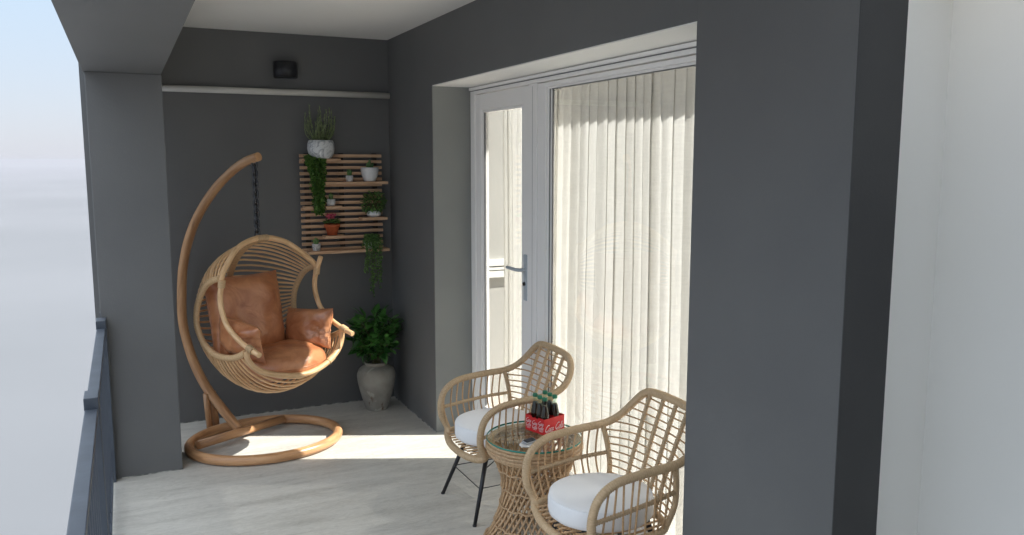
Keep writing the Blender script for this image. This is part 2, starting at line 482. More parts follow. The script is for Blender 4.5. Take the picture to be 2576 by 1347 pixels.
def resample(pts, step, closed=False):
    P = list(pts) + ([pts[0]] if closed else [])
    acc = [0.0]
    for i in range(1, len(P)): acc.append(acc[-1] + (P[i] - P[i - 1]).length)
    n = max(2, int(round(acc[-1] / step)))
    out = []; j = 0
    for i in range(n if closed else n + 1):
        t = acc[-1] * i / n
        while j < len(acc) - 2 and acc[j + 1] < t: j += 1
        d = acc[j + 1] - acc[j]
        out.append(P[j].lerp(P[j + 1], (t - acc[j]) / d if d > 1e-9 else 0))
    return out

def spline(pts, n=10, closed=False):
    P = [Vector(p) for p in pts]; m = len(P); out = []
    rng = m if closed else m - 1
    for i in range(rng):
        if closed: p0, p1, p2, p3 = P[i - 1], P[i], P[(i + 1) % m], P[(i + 2) % m]
        else: p0, p1, p2, p3 = P[max(i - 1, 0)], P[i], P[i + 1], P[min(i + 2, m - 1)]
        for k in range(n):
            t = k / n
            out.append(0.5 * ((2 * p1) + (p2 - p0) * t + (2 * p0 - 5 * p1 + 4 * p2 - p3) * t * t + (3 * p1 - p0 - 3 * p2 + p3) * t ** 3))
    if not closed: out.append(P[-1])
    return out

def at(curve, t):
    i = t * (len(curve) - 1); j = min(int(i), len(curve) - 2)
    return curve[j].lerp(curve[j + 1], i - j)

def tag(o, label, cat, group=None):
    o['label'] = label; o['category'] = cat
    if group: o['group'] = group
    return o
def struct(o):
    o['kind'] = 'structure'; return o
def stuff(o):
    o['kind'] = 'stuff'; return o
def thing(name, label, cat, loc=(0, 0, 0), rotz=0, group=None):
    o = bpy.data.objects.new(name, None)
    o.empty_display_size = 0.1
    COL.objects.link(o)
    o.location = loc; o.rotation_euler = (0, 0, rotz)
    return tag(o, label, cat, group)
def copy_tree(o, parent=None):
    c = o.copy(); COL.objects.link(c); c.parent = parent
    for ch in [x for x in ALLCH.get(o.name, [])]: copy_tree(ch, c)
    return c
ALLCH = {}
def children_map():
    ALLCH.clear()
    for o in list(bpy.data.objects):
        if o.parent: ALLCH.setdefault(o.parent.name, []).append(o)

# ------------------------------------------------------------------ the setting
ZC, ZO = 2.594, 2.209           # ceiling height, head of the door opening
YL, YR = -0.907, -3.482         # jambs of the door opening
YO = -4.15                      # outer corner of the dark wall
XF = 0.25                       # outer face of the door frame
XRAIL = -1.90

struct(MB().box(-1.925, -0.0, -16.0, 0.0, -0.22, 0.0).box(0.0, XF + 0.0, YR, YL, -0.22, 0.0).box(0.0, 1.3, -5.75, YO + 0.0, -0.22, 0.0).box(0.0, 7.0, -16.0, -5.75, -0.22, 0.0)  # last box: unseen terrace, added to bounce sun into the balcony
       .build('floor', M['floor']))
struct(MB().box(-1.53, 0.0, -4.7, 0.0, ZC, ZC + 0.22).build('ceiling', M['white']))

tag(MB().box(-1.95, 0.30, 0.0, 0.22, -0.22, 2.81).build('back_wall', M['dark']),
    'dark charcoal end wall of the balcony behind the hanging chair', 'wall')

# wall with the door opening: one mesh, pale grey reveal in the opening (material 1)
b = MB()
b.box(0.0, 0.30, YL, -0.002, -0.22, 2.81)
b.box(0.0, 0.30, YR + 0.0005, YL - 0.0005, ZO, 2.81)
b.box(0.0, 0.175, YO, YR, -0.22, 2.81)
b.box(0.176, 0.30, YO + 0.402, YR, -0.22, 2.81)
o = b.build('door_wall', M['dark'])
tag(o, 'long dark grey painted wall holding the white glazed balcony door', 'wall')
M['return_shade'] = noise_color(mat('painted_corner_shade', rough=0.65), (0.036, 0.036, 0.037), (0.048, 0.048, 0.048), scale=2, bump=0.2, bscale=120, bdist=0.002)  # near-black thin panel: shade of the return face put into the colour
MB().box(0.0, 0.175, YO - 0.003, YO, -0.22, 2.81).build('shade_strip', M['return_shade'], o)
rv = MB().box(0.003, XF + 0.01, YL - 0.004, YL, 0.001, ZO - 0.004).box(0.003, XF + 0.01, YR, YR + 0.004, 0.001, ZO - 0.004)
rv.build('reveal_side', M['jamb'], o)
MB().box(0.003, XF + 0.01, YR + 0.004, YL - 0.004, ZO - 0.006, ZO - 0.001).build('reveal_head', M['white'], o)

M['seal'] = noise_color(mat('pale_filler', rough=0.9), (0.10, 0.10, 0.095), (0.55, 0.54, 0.50), scale=22, lo=0.42, hi=0.62)
MB().box(0.0 - 0.003, 0.0, YL, -0.004, 0.0005, 0.006).build('filler_line', M['seal'], o)
MB().box(-1.5, -0.004, -0.003, -0.0, 0.0005, 0.006).build('filler_line', M['seal'], bpy.data.objects['back_wall'])
# white recess on the right, beyond the dark return
tag(MB().box(0.1755, 0.51, YO + 0.117, YO + 0.40, -0.22, 2.81).build('recess_wall', M['white']),
    'narrow shaded off-white wall strip right of the dark corner', 'wall')
tag(MB().box(0.51, 0.75, -5.55, YO + 0.40, -0.22, 2.81).build('white_wall', M['white']),
    'large pale white wall filling the right edge of the picture', 'wall')

tag(MB().box(-1.22, 0.75, -5.75, -5.552, 0.0, 2.81).build('added_light_blocker', M['dark']),  # unseen, added to keep light from behind off the dark return
    'added unseen dark grey wall behind the viewer that blocks light', 'wall')

pl_ = tag(MB().box(-1.895, -1.527, -0.884, -0.58, -0.22, 2.208, 0.004).build('pillar', M['dark']),
    'square slate grey pillar at the left under the beam', 'pillar')
MB().box(-1.893, -1.524, -0.887, -0.884, 0.0005, 0.005).build('filler_line', M['seal'], pl_)
tag(MB().box(-1.905, -1.527, -4.7, 0.0, 2.2085, 2.815, 0.004).build('beam', M['dark']),
    'deep dark grey beam running overhead along the open side', 'beam')

# land far below the balcony
g = MB()
R_, n_ = 9000.0, 48
g.v.append((0, 0, -60.0))
for k in range(n_): g.v.append((R_ * math.cos(2 * math.pi * k / n_), R_ * math.sin(2 * math.pi * k / n_), -60.0))
for k in range(n_): g.face([0, 1 + k, 1 + (k + 1) % n_])
M['land'] = noise_color(mat('pale_misty_ground', rough=0.95, spec=0.1), (0.058, 0.063, 0.070), (0.068, 0.073, 0.081), scale=0.004)
struct(g.build('ground', M['land']))

# hazy air
M['haze'] = bpy.data.materials.new('pale_haze'); M['haze'].use_nodes = True
hn = M['haze'].node_tree.nodes; hn.clear()
ho = hn.new("ShaderNodeOutputMaterial"); hv_ = hn.new("ShaderNodeVolumePrincipled")
hv_.inputs["Color"].default_value = (0.24, 0.252, 0.285, 1)
hv_.inputs["Density"].default_value = 0.00028
M['haze'].node_tree.links.new(hv_.outputs[0], ho.inputs["Volume"])
hz = MB().box(-9500, 9500, -9500, 9500, -61, 8.0).build('haze', M['haze'])
stuff(hz)

# ------------------------------------------------------------------ room behind the glass
struct(MB().box(0.241, 4.2, -7.0, -0.20, -0.14, -0.002).build('interior_floor', M['inside_floor']))
struct(MB().box(0.301, 4.2, -0.30, -0.18, -0.002, 2.6).build('interior_side_wall', M['cream']))
struct(MB().box(0.301, 4.2, -7.12, -7.0, -0.002, 2.6).build('interior_end_wall', M['cream']))
struct(MB().box(4.2, 4.3, -7.12, -0.18, -0.14, 0.9).build('interior_far_wall', M['cream']))
struct(MB().box(0.301, 0.90, -7.0, -0.30, 2.45, 2.6).build('interior_ceiling', M['white']))
wr = MB().box(0.32, 4.1, -0.335, -0.301, 0.90, 0.945).box(0.32, 4.1, -0.33, -0.301, 0.955, 0.975).box(0.32, 4.1, -0.335, -0.301, 0.985, 1.03)
wr.build('dado_rail', M['white'])['kind'] = 'structure'

# ------------------------------------------------------------------ balcony door and window
door = thing('balcony_door', 'white framed glass balcony door with wide fixed pane and lever handle', 'door', (XF, -2.0, 0))
DX, DY = XF, -2.0
def dbox(name, x0, x1, y0, y1, z0, z1, m, parent=None, bev=0.004):
    b = MB().box(x0 - DX, x1 - DX, y0 - DY, y1 - DY, z0, z1, bev)
    return b.build(name, m, parent or door)
FX0, FX1 = XF + 0.002, XF + 0.072
fy0, fy1 = YR + 0.006, YL - 0.006
ft = ZO - 0.008
dbox('outer_frame', FX0, FX1, fy1 - 0.065, fy1, 0.002, ft, M['upvc'])
dbox('outer_frame', FX0, FX1, fy0, fy0 + 0.065, 0.002, ft, M['upvc'])
hd = dbox('outer_frame', FX0, FX1, fy0 + 0.065, fy1 - 0.065, ft - 0.045, ft, M['upvc'])
dbox('head_trim', FX0 - 0.010, FX0 - 0.0005, fy0, fy1, ft - 0.020, ft - 0.002, M['upvc'], hd)
dbox('head_trim', FX0 - 0.003, FX0 - 0.0005, fy0, fy1, ft - 0.026, ft - 0.021, M['gasket'], hd, 0.001)
dbox('threshold', FX0, FX1, fy0 + 0.065, fy1 - 0.065, 0.002, 0.05, M['upvc'])
dbox('mullion', FX0, FX1, -1.825, -1.735, 0.05, ft - 0.0455, M['upvc'])
# door leaf
leaf = dbox('door_leaf', FX0 + 0.010, FX1 - 0.006, -1.055, fy1 - 0.066, 0.055, ft - 0.05, M['upvc'])
dbox('stile', FX0 + 0.010, FX1 - 0.006, -1.734, -1.632, 0.055, ft - 0.05, M['upvc'], leaf)
dbox('rail', FX0 + 0.010, FX1 - 0.006, -1.6315, -1.0555, ft - 0.145, ft - 0.05, M['upvc'], leaf)
dbox('rail', FX0 + 0.010, FX1 - 0.006, -1.6315, -1.0555, 0.055, 0.17, M['upvc'], leaf)
for (y0, y1, z0, z1) in ((-1.075, -1.0555, 0.17, ft - 0.145), (-1.6315, -1.612, 0.17, ft - 0.145), (-1.612, -1.075, 0.17, 0.19), (-1.612, -1.075, ft - 0.160, ft - 0.145)):
    dbox('glazing_bead', FX0 + 0.018, FX0 + 0.034, y0, y1, z0, z1, M['upvc'], leaf, 0.003)
dbox('gasket', FX0 + 0.034, FX0 + 0.037, -1.632, -1.055, 0.17, ft - 0.145, M['glass'], leaf, 0).name = 'glass_pane'
for (y0, y1) in ((-1.081, -1.0752), (-1.6118, -1.606)):
    dbox('gasket', FX0 + 0.022, FX0 + 0.0335, y0, y1, 0.19, ft - 0.160, M['gasket'], leaf, 0)
# handle plate, lever and lock
hp = MB().box(-0.004, 0.012, -0.019, 0.019, -0.13, 0.13, 0.005)
H = hp.build('handle_plate', M['steel'], leaf)
M['alu'] = noise_color(mat('grey_lacquered_handle', rough=0.35), (0.42, 0.46, 0.50), (0.50, 0.54, 0.57), scale=10)
H.data.materials[0] = M['alu']
lv = MB().tube(spline([(-0.004, 0, 0.045), (-0.035, 0, 0.045), (-0.052, 0.014, 0.046), (-0.055, 0.05, 0.047), (-0.054, 0.125, 0.048)], 6), 0.0105, 10)
LV = lv.build('handle_lever', M['alu'], leaf)
cy_ = MB().tube([(-0.004, 0, -0.035), (-0.012, 0, -0.035)], 0.011, 12).tube([(-0.010, 0, -0.035), (-0.016, 0, -0.035)], 0.006, 8)
KY = cy_.build('lock_cylinder', M['chain'], leaf)
for h in (H, LV, KY): h.location = (FX0 + 0.007 - DX, -1.683 - DY, 1.10)
# fixed window
fw = dbox('window_sash', FX0 + 0.008, FX1 - 0.006, -1.915, -1.826, 0.055, ft - 0.05, M['upvc'])
dbox('window_sash', FX0 + 0.008, FX1 - 0.006, fy0 + 0.066, fy0 + 0.12, 0.055, ft - 0.05, M['upvc'])
dbox('window_sash', FX0 + 0.008, FX1 - 0.006, fy0 + 0.1205, -1.9155, ft - 0.072, ft - 0.05, M['upvc'])
dbox('window_sash', FX0 + 0.008, FX1 - 0.006, fy0 + 0.1205, -1.9155, 0.055, 0.115, M['upvc'])
for (y0, y1, z0, z1) in ((-1.935, -1.9158, 0.115, ft - 0.072), (fy0 + 0.1205, fy0 + 0.138, 0.115, ft - 0.072), (fy0 + 0.138, -1.935, 0.115, 0.132), (fy0 + 0.138, -1.935, ft - 0.084, ft - 0.072)):
    dbox('glazing_bead', FX0 + 0.018, FX0 + 0.034, y0, y1, z0, z1, M['upvc'], fw, 0.003)
dbox('gasket', FX0 + 0.020, FX0 + 0.0335, -1.939, -1.9352, 0.132, ft - 0.084, M['gasket'], fw, 0)
dbox('glazing_bead', FX0 + 0.024, FX0 + 0.0335, -1.953, -1.9392, 0.132, ft - 0.084, M['upvc'], fw, 0.002)
dbox('gasket', FX0 + 0.028, FX0 + 0.0335, -1.959, -1.9532, 0.132, ft - 0.084, M['gasket'], fw, 0)
dbox('groove', FX0 - 0.0005, FX0 + 0.002, -1.781, -1.779, 0.06, ft - 0.06, M['gasket'], None, 0)
dbox('gasket', FX0 + 0.020, FX0 + 0.0335, fy0 + 0.138, -1.959, ft - 0.088, ft - 0.0842, M['gasket'], fw, 0)
dbox('glass_pane', FX0 + 0.034, FX0 + 0.037, fy0 + 0.12, -1.915, 0.115, ft - 0.072, M['glass'], fw, 0)

# ------------------------------------------------------------------ curtains
def curtain(name, x, y0, y1, z0, z1, seed, amp=0.023):
    rr = random.Random(seed)
    path = []; y = y0; ph = 0; sgn = 1 if y1 > y0 else -1
    folds = []
    while (y - y1) * sgn < 0:
        w = rr.uniform(0.048, 0.098); folds.append((y, w, rr.uniform(0.65, 1.25), rr.uniform(-0.25, 0.25))); y += sgn * w
    cols = []
    for (yy, w, a, sk) in folds:
        for k in range(12):
            t = k / 12
            xx = x + amp * a * (math.cos(2 * math.pi * t) * 0.8 + 0.25 * math.cos(4 * math.pi * t + sk * 4))
            cols.append((xx, yy + sgn * (w * t + 0.016 * math.sin(2 * math.pi * t) * (1 + sk))))
    b = MB(); rows = 26
    ph1, ph2 = rr.uniform(0, 6), rr.uniform(0, 6)
    for j in range(rows + 1):
        z = z1 + (z0 - z1) * j / rows; u = j / rows
        for (xx, yy) in cols:
            spread = 0.55 + 0.45 * min(1, u * 6)
            dx = (xx - x) * spread
            b.v.append((x + dx + 0.004 * math.sin(3 * u + ph1 + yy * 5), yy + 0.006 * math.sin(4.2 * u + ph2 + yy * 3), z))
    n = len(cols)
    for j in range(rows):
        for i in range(n - 1):
            b.face([j * n + i, j * n + i + 1, (j + 1) * n + i + 1, (j + 1) * n + i], None, 0, True)
    return b
c1 = thing('linen_curtain', 'long sheer off-white linen curtain hanging in folds behind the wide fixed pane', 'curtain', (0.42, -2.5, 0.0), 0, 'linen curtains')
cb = curtain('c', 0.0, -3.60 + 2.5, -1.62 + 2.5, 0.02, 2.17, 3)
cb.build('curtain_cloth', M['linen'], c1)
MB().box(-0.03, -0.022, -1.10, 0.89, 2.145, 2.175).build('heading_tape', M['linen'], c1)
c2 = thing('linen_curtain', 'narrow gathered linen curtain seen through the door glass beside the lever handle', 'curtain', (0.62, -0.85, 0.0), 0, 'linen curtains')
curtain('c', 0.0, -0.30, 0.175, 0.02, 2.30, 9, 0.022).build('curtain_cloth', M['linen'], c2)

# ------------------------------------------------------------------ railing
rail = thing('balcony_railing', 'dark slate blue steel railing with thin bars along the open left side', 'railing', (XRAIL + 0.01, -3.0, 0))
RX, RY = XRAIL + 0.01, -3.0
posts = [-0.91, -2.46, -4.02, -5.58, -7.14]
for i, py in enumerate(posts):
    MB().box(-0.022, 0.022, -0.022, 0.022, -0.12, 0.865, 0.002).build('post', M['railm'], rail, (0, py - RY, 0))
    MB().box(-0.026, 0.022, -0.085, 0.03, 0.8655, 0.912, 0.003).build('post_cap', M['railm'], rail, (0, py - RY, 0))
ends = posts + [-8.7]
for i in range(5):
    y1, y0 = ends[i] - 0.087, ends[i + 1] + 0.032
    MB().box(-0.024, 0.018, y0 - RY, y1 - RY, 0.848, 0.872, 0.003).build('top_rail', M['railm'], rail)
    MB().box(-0.012, 0.012, y0 - RY, y1 - RY, 0.06, 0.085, 0.002).build('bottom_rail', M['railm'], rail)
bal = MB().box(-0.006, 0.006, -0.006, 0.006, 0.084, 0.850).mesh('baluster', M['railm'])
for i in range(5):
    y1, y0 = ends[i] - 0.04, ends[i + 1] + 0.04
    n = 12
    for k in range(1, n):
        link('baluster', bal, rail, (0, y1 + (y0 - y1) * k / n - RY, 0))
MB().box(-0.02, 0.0, -0.5 - RY, 0.0 - RY, 0.848, 0.872).box(-0.02, 0.0, -0.5 - RY, 0.0 - RY, 0.06, 0.085).build('short_rail', M['railm'], rail)

# ------------------------------------------------------------------ on the back wall
t = thing('wall_tube', 'horizontal off-white round tube across the dark end wall', 'tube', (-1.5, -0.03, 2.205))
M['tube'] = noise_color(mat('offwhite_tube', rough=0.5), (0.60, 0.58, 0.53), (0.68, 0.66, 0.61), scale=6, stretch=(0.5, 4, 4))
MB().tube([(-0.03, 0, 0), (1.497, 0, 0)], 0.021, 16).build('tube_body', M['tube'], t)
for x in (0.05, 1.40): MB().tube([(x, 0.002, 0), (x, 0.03, 0)], 0.012, 10).build('bracket', M['tube'], t)

t = thing('wall_lamp', 'small matte black cylinder wall lamp above the white tube', 'lamp', (-0.725, -0.06, 2.35))
prof = [(0.052, -0.05), (0.078, -0.052), (0.0785, 0.05), (0.072, 0.052), (0.06, 0.052), (0.058, 0.04), (0.0, 0.04)]
MB().lathe(prof, 32).build('lamp_shade', M['blackmetal'], t)
MB().box(-0.03, 0.03, 0.045, 0.0595, -0.04, 0.04, 0.003).build('mounting_plate', M['blackmetal'], t)

# slatted plant shelf
sh = thing('slat_shelf', 'wooden slatted wall rack with small shelves full of potted plants', 'shelf', (-0.36, -0.03, 1.11))
PZ = 1.11
slat_m = MB().box(-0.2875, 0.2875, -0.010, 0.010, -0.0105, 0.0105, 0.0015).mesh('slat', M['slat_wood'])
for i in range(17):
    z = 1.782 - i * 0.0405
    link('slat', slat_m, sh, (random.uniform(-0.002, 0.002), -0.004, z - PZ))
for x in (-0.24, 0.0, 0.24):
    MB().box(x - 0.016, x + 0.016, 0.0065, 0.0295, 0.02, 0.69).build('batten', M['batten'], sh)
def shelf_board(x0, x1, z, d, th=0.019):
    MB().box(x0 + 0.36, x1 + 0.36, -d, -0.0145, z - th - PZ, z - PZ, 0.0015).build('shelf_board', M['slat_wood'], sh)
shelf_board(-0.650, -0.382, 1.763, 0.085)
shelf_board(-0.515, -0.053, 1.604, 0.10)
shelf_board(-0.640, -0.383, 1.439, 0.10)
shelf_board(-0.248, -0.067, 1.354, 0.115)
shelf_board(-0.510, -0.367, 1.235, 0.115)
shelf_board(-0.630, -0.059, 1.132, 0.125)

# ------------------------------------------------------------------ plants
def leaf_faces(b, p, d, up, L, W, fold=0.25, curl=0.2, mi=0, n=3):
    """a leaf: a strip of quads from base p along d, folded about the midrib"""
    d = d.normalized(); side = d.cross(up)
    side = side.normalized() if side.length > 1e-4 else Vector((1, 0, 0))
    nn = side.cross(d)
    o = len(b.v); prof = {2: [0.0, 1.0, 0.0], 3: [0.12, 0.9, 0.75, 0.0], 4: [0.1, 0.75, 1.0, 0.7, 0.0]}[n]
    for i, w in enumerate(prof):
        t = i / n
        c = p + d * (L * t) - nn * (curl * L * t * t)
        b.v.append(tuple(c + side * (W * w / 2) + nn * (fold * W * w / 2)))
        b.v.append(tuple(c)); 
        b.v.append(tuple(c - side * (W * w / 2) + nn * (fold * W * w / 2)))
    for i in range(n):
        a = o + i * 3
        b.face([a, a + 3, a + 4, a + 1], None, mi, True)
        b.face([a + 1, a + 4, a + 5, a + 2], None, mi, True)

def rvec(r=1.0):
    while True:
        v = Vector((random.uniform(-1, 1), random.uniform(-1, 1), random.uniform(-1, 1)))
        if 0.05 < v.length < 1: return v.normalized() * r

def pot(prof, m, parent, soil_r, soil_z, seg=32):
    MB().lathe(prof, seg).build('pot', m, parent)
    MB().lathe([(soil_r, soil_z - 0.004), (soil_r * 0.6, soil_z), (0.0, soil_z + 0.001)], 20, cap=False).build('soil', M['soil'], parent)

SY = -0.082
# A: big veined bowl with rosemary
t = thing('potted_rosemary', 'tall spiky rosemary in a big marbled grey-white bowl atop the slat rack', 'potted plant', (-0.511, SY - 0.01, 1.7635), 0, 'potted plants on the slat rack')
pot([(0.0, 0.0), (0.062, 0.0), (0.070, 0.006), (0.085, 0.035), (0.092, 0.068), (0.090, 0.098), (0.083, 0.120), (0.078, 0.124), (0.073, 0.120), (0.078, 0.098), (0.0, 0.094)], M['marble'], t, 0.074, 0.108)
st = MB(); nd = MB()
for i in range(34):
    a = random.uniform(0, 6.28); rr = random.uniform(0, 0.045)
    hgt = random.choice([0.12, 0.15, 0.17, 0.2, 0.22]) * random.uniform(0.75, 1.05)
    if i < 5: hgt = [0.255, 0.245, 0.235, 0.20, 0.215][i]
    lean = rr * 1.2 + random.uniform(0, 0.04) * (0.4 if i < 5 else 1)
    if i < 5: a = [3.0, 1.7, 0.2, 3.3, 0.1][i]; lean = [0.045, 0.0, 0.04, 0.085, 0.065][i]
    base = Vector((rr * math.cos(a), rr * math.sin(a), 0.105))
    if SY + 0 + (rr + lean) * math.sin(a) > 0.0: a = -a
    tip = Vector(((rr + lean) * math.cos(a), (rr + lean) * math.sin(a) * 0.7, 0.105 + hgt))
    mid = base.lerp(tip, 0.5) + Vector((random.uniform(-.012, .012), random.uniform(-.01, .01), -0.01)) + Vector((math.cos(a), math.sin(a), 0)) * lean * 0.3
    cv = spline([base, mid, tip], 6)
    st.tube(cv, lambda q: 0.0022 * (1 - 0.6 * q), 5)
    n = int(hgt * 300)
    for k in range(n):
        q = (k + random.random()) / n
        p = at(cv, q); ang = random.uniform(0, 6.28)
        d = Vector((math.cos(ang), math.sin(ang), random.uniform(0.7, 1.6)))
        leaf_faces(nd, p, d, Vector((0, 0, 1)), random.uniform(0.014, 0.030) * (1.15 - 0.5 * q), 0.0042, 0.2, -0.05, 0, 2)
st.build('stems', M['leaf_grey'], t); stuff(nd.build('foliage', M['leaf_grey'], t))

def trailing(label, loc, strands, leafm, size, name='trailing_plant', potm=None):
    t = thing(name, label, 'potted plant', loc, 0, 'potted plants on the slat rack')
    st = MB(); lf = MB()
    if potm:
        pot([(0, 0), (0.045, 0), (0.055, 0.05), (0.05, 0.05), (0.047, 0.042), (0, 0.040)], potm, t, 0.046, 0.043, 20)
    for cv, dens, spread in strands:
        cv = spline(cv, 6); st.tube(cv, 0.0013, 4)
        ln = sum((cv[i + 1] - cv[i]).length for i in range(len(cv) - 1))
        n = int(ln * dens)
        for k in range(n):
            p = at(cv, random.random()) + rvec(random.uniform(0, spread))
            if p.y + loc[1] > -0.02: p.y = -0.02 - loc[1]
            d = Vector((random.uniform(-1, 1), random.uniform(-1.2, 0.3), random.uniform(-1.1, 0.35)))
            s_ = random.uniform(0.75, 1.25) * size
            leaf_faces(lf, p, d, Vector((0, -0.6, 1)), s_, s_ * 0.8, 0.25, 0.25, 0, 3)
    st.build('stems', M['stem'], t); stuff(lf.build('foliage', leafm, t)); return t
ss = []
for i in range(30):
    x = random.uniform(-0.062, 0.062); yo = random.uniform(-0.035, 0.01)
    end = random.uniform(-0.30, -0.385) if abs(x) < 0.05 else random.uniform(-0.16, -0.32)
    xr = x * 0.65 + 0.012
    ss.append(([(x, yo + 0.02, 0.008), (x * 1.05, yo - 0.022, -0.02), (xr, yo - 0.028, end * 0.5), (xr + random.uniform(-.016, .016), yo - 0.028, end)], 250, 0.013))
trailing('thick bright green cascading plant hanging from the upper left of the slat rack', (-0.562, -0.105, 1.765), ss, M['leaf_bright'], 0.019, 'hanging_moss_plant')
ss = []
for i in range(34):                       # rounded head of the right trailing plant
    a = random.uniform(0, 6.28); r_ = random.uniform(0.02, 0.075)
    ss.append(([(0, 0, 0.04), (r_ * .6 * math.cos(a), r_ * .3 * math.sin(a), 0.095), (r_ * math.cos(a), r_ * 0.5 * math.sin(a) - 0.01, random.uniform(0.0, 0.09))], 280, 0.010))
for i in range(15):                       # hanging strands
    x = random.uniform(-0.06, 0.055)
    end = random.uniform(-0.12, -0.24)
    if i < 4: x = -0.035 + 0.010 * i; end = [-0.30, -0.345, -0.32, -0.27][i]
    elif i < 7: x = 0.032 + 0.009 * (i - 4); end = [-0.27, -0.24, -0.28][i - 4]
    ss.append(([(x * .7, 0, 0.06), (x, -0.065, 0.05), (x, -0.075, -0.03), (x + random.uniform(-.012, .012), -0.072, end * .6), (x + random.uniform(-.014, .014), -0.07, end)], 190, 0.008))
trailing('round-leafed string plant trailing off the lowest board at right', (-0.172, -0.087, 1.133), ss, M['leaf_mid'], 0.0125, 'string_plant', M['ceramic_matte'])

def succulent(label, loc, prof, potm, sr, sz, h, n=12, wid=0.012, name='potted_succulent', spread=0.5):
    t = thing(name, label, 'potted plant', loc, 0, 'potted plants on the slat rack')
    pot(prof, potm, t, sr, sz, 24)
    lf = MB().mesh('leaf', M['succulent'])
    for i in range(n):
        b = MB()
        a = i * 2.4; el = spread * (i / n)
        d = Vector((math.sin(a) * el, math.cos(a) * el * 0.8, 1)).normalized()
        L = h * random.uniform(0.7, 1.0) * (1 - 0.35 * i / n)
        p0 = Vector((math.sin(a), math.cos(a), 0)) * sr * 0.3 * (i / n) + Vector((0, 0, sz))
        b.tube([p0, p0 + d * L * 0.35, p0 + d * L * 0.75 + Vector((0, 0, .003)), p0 + d * L], lambda q: wid * [0.55, 0.62, 0.42, 0.06][min(3, int(q * 3.01))], 6, flat=0.7)
        b.build('leaf', M['succulent'], t)
    return t
sq = lambda r, h: [(0, 0), (r * 0.82, 0), (r * 0.9, 0.004), (r, h * 0.45), (r * 0.98, h), (r * 0.86, h), (r * 0.84, h * 0.85), (0, h * 0.83)]
succulent('tiny white pot with a small cactus left of the round white bowl', (-0.317, SY, 1.6045), sq(0.025, 0.042), M['ceramic_matte'], 0.021, 0.036, 0.066, 9, 0.011, spread=0.55)
succulent('glossy round white bowl with a stubby succulent on the upper right board', (-0.172, SY, 1.6045),
          [(0, 0), (0.035, 0), (0.042, 0.006), (0.056, 0.04), (0.062, 0.075), (0.0625, 0.098), (0.058, 0.098), (0.057, 0.085), (0, 0.082)], M['ceramic'], 0.056, 0.086, 0.07, 9, 0.016)
succulent('tiny white pot with spiky grass succulent below the cactus and above the terracotta pot', (-0.45, SY, 1.4395), sq(0.029, 0.046), M['ceramic_matte'], 0.024, 0.040, 0.062, 16, 0.0075, spread=0.35)
t = succulent('tiny marbled tapered pot with an aloe at the lower left of the rack', (-0.562, SY - 0.01, 1.1325),
          [(0, 0), (0.023, 0), (0.025, 0.003), (0.031, 0.044), (0.033, 0.048), (0.029, 0.048), (0.027, 0.042), (0, 0.04)], M['marble'], 0.026, 0.042, 0.062, 11, 0.011, spread=0.6)

# E: bush in a low white bowl
t = thing('potted_bush', 'dense round leafy bush in a low white bowl on the right small shelf', 'potted plant', (-0.150, SY - 0.005, 1.3545), 0, 'potted plants on the slat rack')
pot([(0, 0), (0.036, 0), (0.05, 0.012), (0.051, 0.024), (0.044, 0.040), (0.038, 0.044), (0.036, 0.036), (0, 0.034)], M['ceramic'], t, 0.037, 0.038, 28)
lf = MB(); st = MB()
for i in range(40):
    v = rvec(1); v.z = abs(v.z) * 1.3 - 0.25; tip = Vector((v.x * 0.085, v.y * 0.055, 0.095 + v.z * 0.07))
    st.tube([(0, 0, 0.035), tuple(tip)], 0.0014, 4)
for i in range(620):
    v = rvec(random.uniform(0.55, 1)); p = Vector((v.x * 0.09, v.y * 0.058 - 0.005, 0.098 + v.z * 0.080))
    if p.z < 0.035 and abs(p.x) < 0.045: continue
    d = v + rvec(0.6)
    leaf_faces(lf, p, d, Vector((0, -0.4, 1)), random.uniform(0.016, 0.026), 0.0095, 0.3, 0.25, 0, 3)
st.build('stems', M['stem'], t); stuff(lf.build('foliage', M['leaf_mid'], t))

# F: terracotta pot with pink flowers
t = thing('flowering_pot', 'terracotta pot of pink flowers on the lower middle small shelf', 'potted plant', (-0.449, SY - 0.005, 1.2355), 0, 'potted plants on the slat rack')
MB().lathe([(0, 0), (0.033, 0), (0.047, 0.056), (0.0545, 0.056), (0.0565, 0.078), (0.050, 0.078), (0.047, 0.066), (0, 0.064)], 32).build('pot', M['terracotta'], t)
MB().lathe([(0.048, 0.066), (0, 0.069)], 20, cap=False).build('soil', M['soil'], t)
lf = MB(); fl = MB()
for i in range(210):
    v = rvec(random.uniform(0.4, 1)); p = Vector((v.x * 0.058, v.y * 0.05, 0.083 + abs(v.z) * 0.028))
    leaf_faces(lf, p, v + Vector((0, -0.2, 0.4)) + rvec(.4), Vector((0, -0.4, 1)), random.uniform(0.014, 0.022), 0.011, 0.25, 0.2, 0, 3)
for i in range(26):
    c = Vector((random.gauss(-0.008, 0.020), random.uniform(-0.035, 0.02), 0.125 + random.uniform(-0.012, 0.02)))
    for k in range(5):
        d = Vector((math.cos(k * 1.257), -0.5, math.sin(k * 1.257)))
        leaf_faces(fl, c, d, Vector((0, -1, 0.2)), 0.0095, 0.0075, 0.1, 0.1, 0, 2)
stuff(lf.build('foliage', M['leaf_mid'], t)); stuff(fl.build('flowers', M['petal'], t))

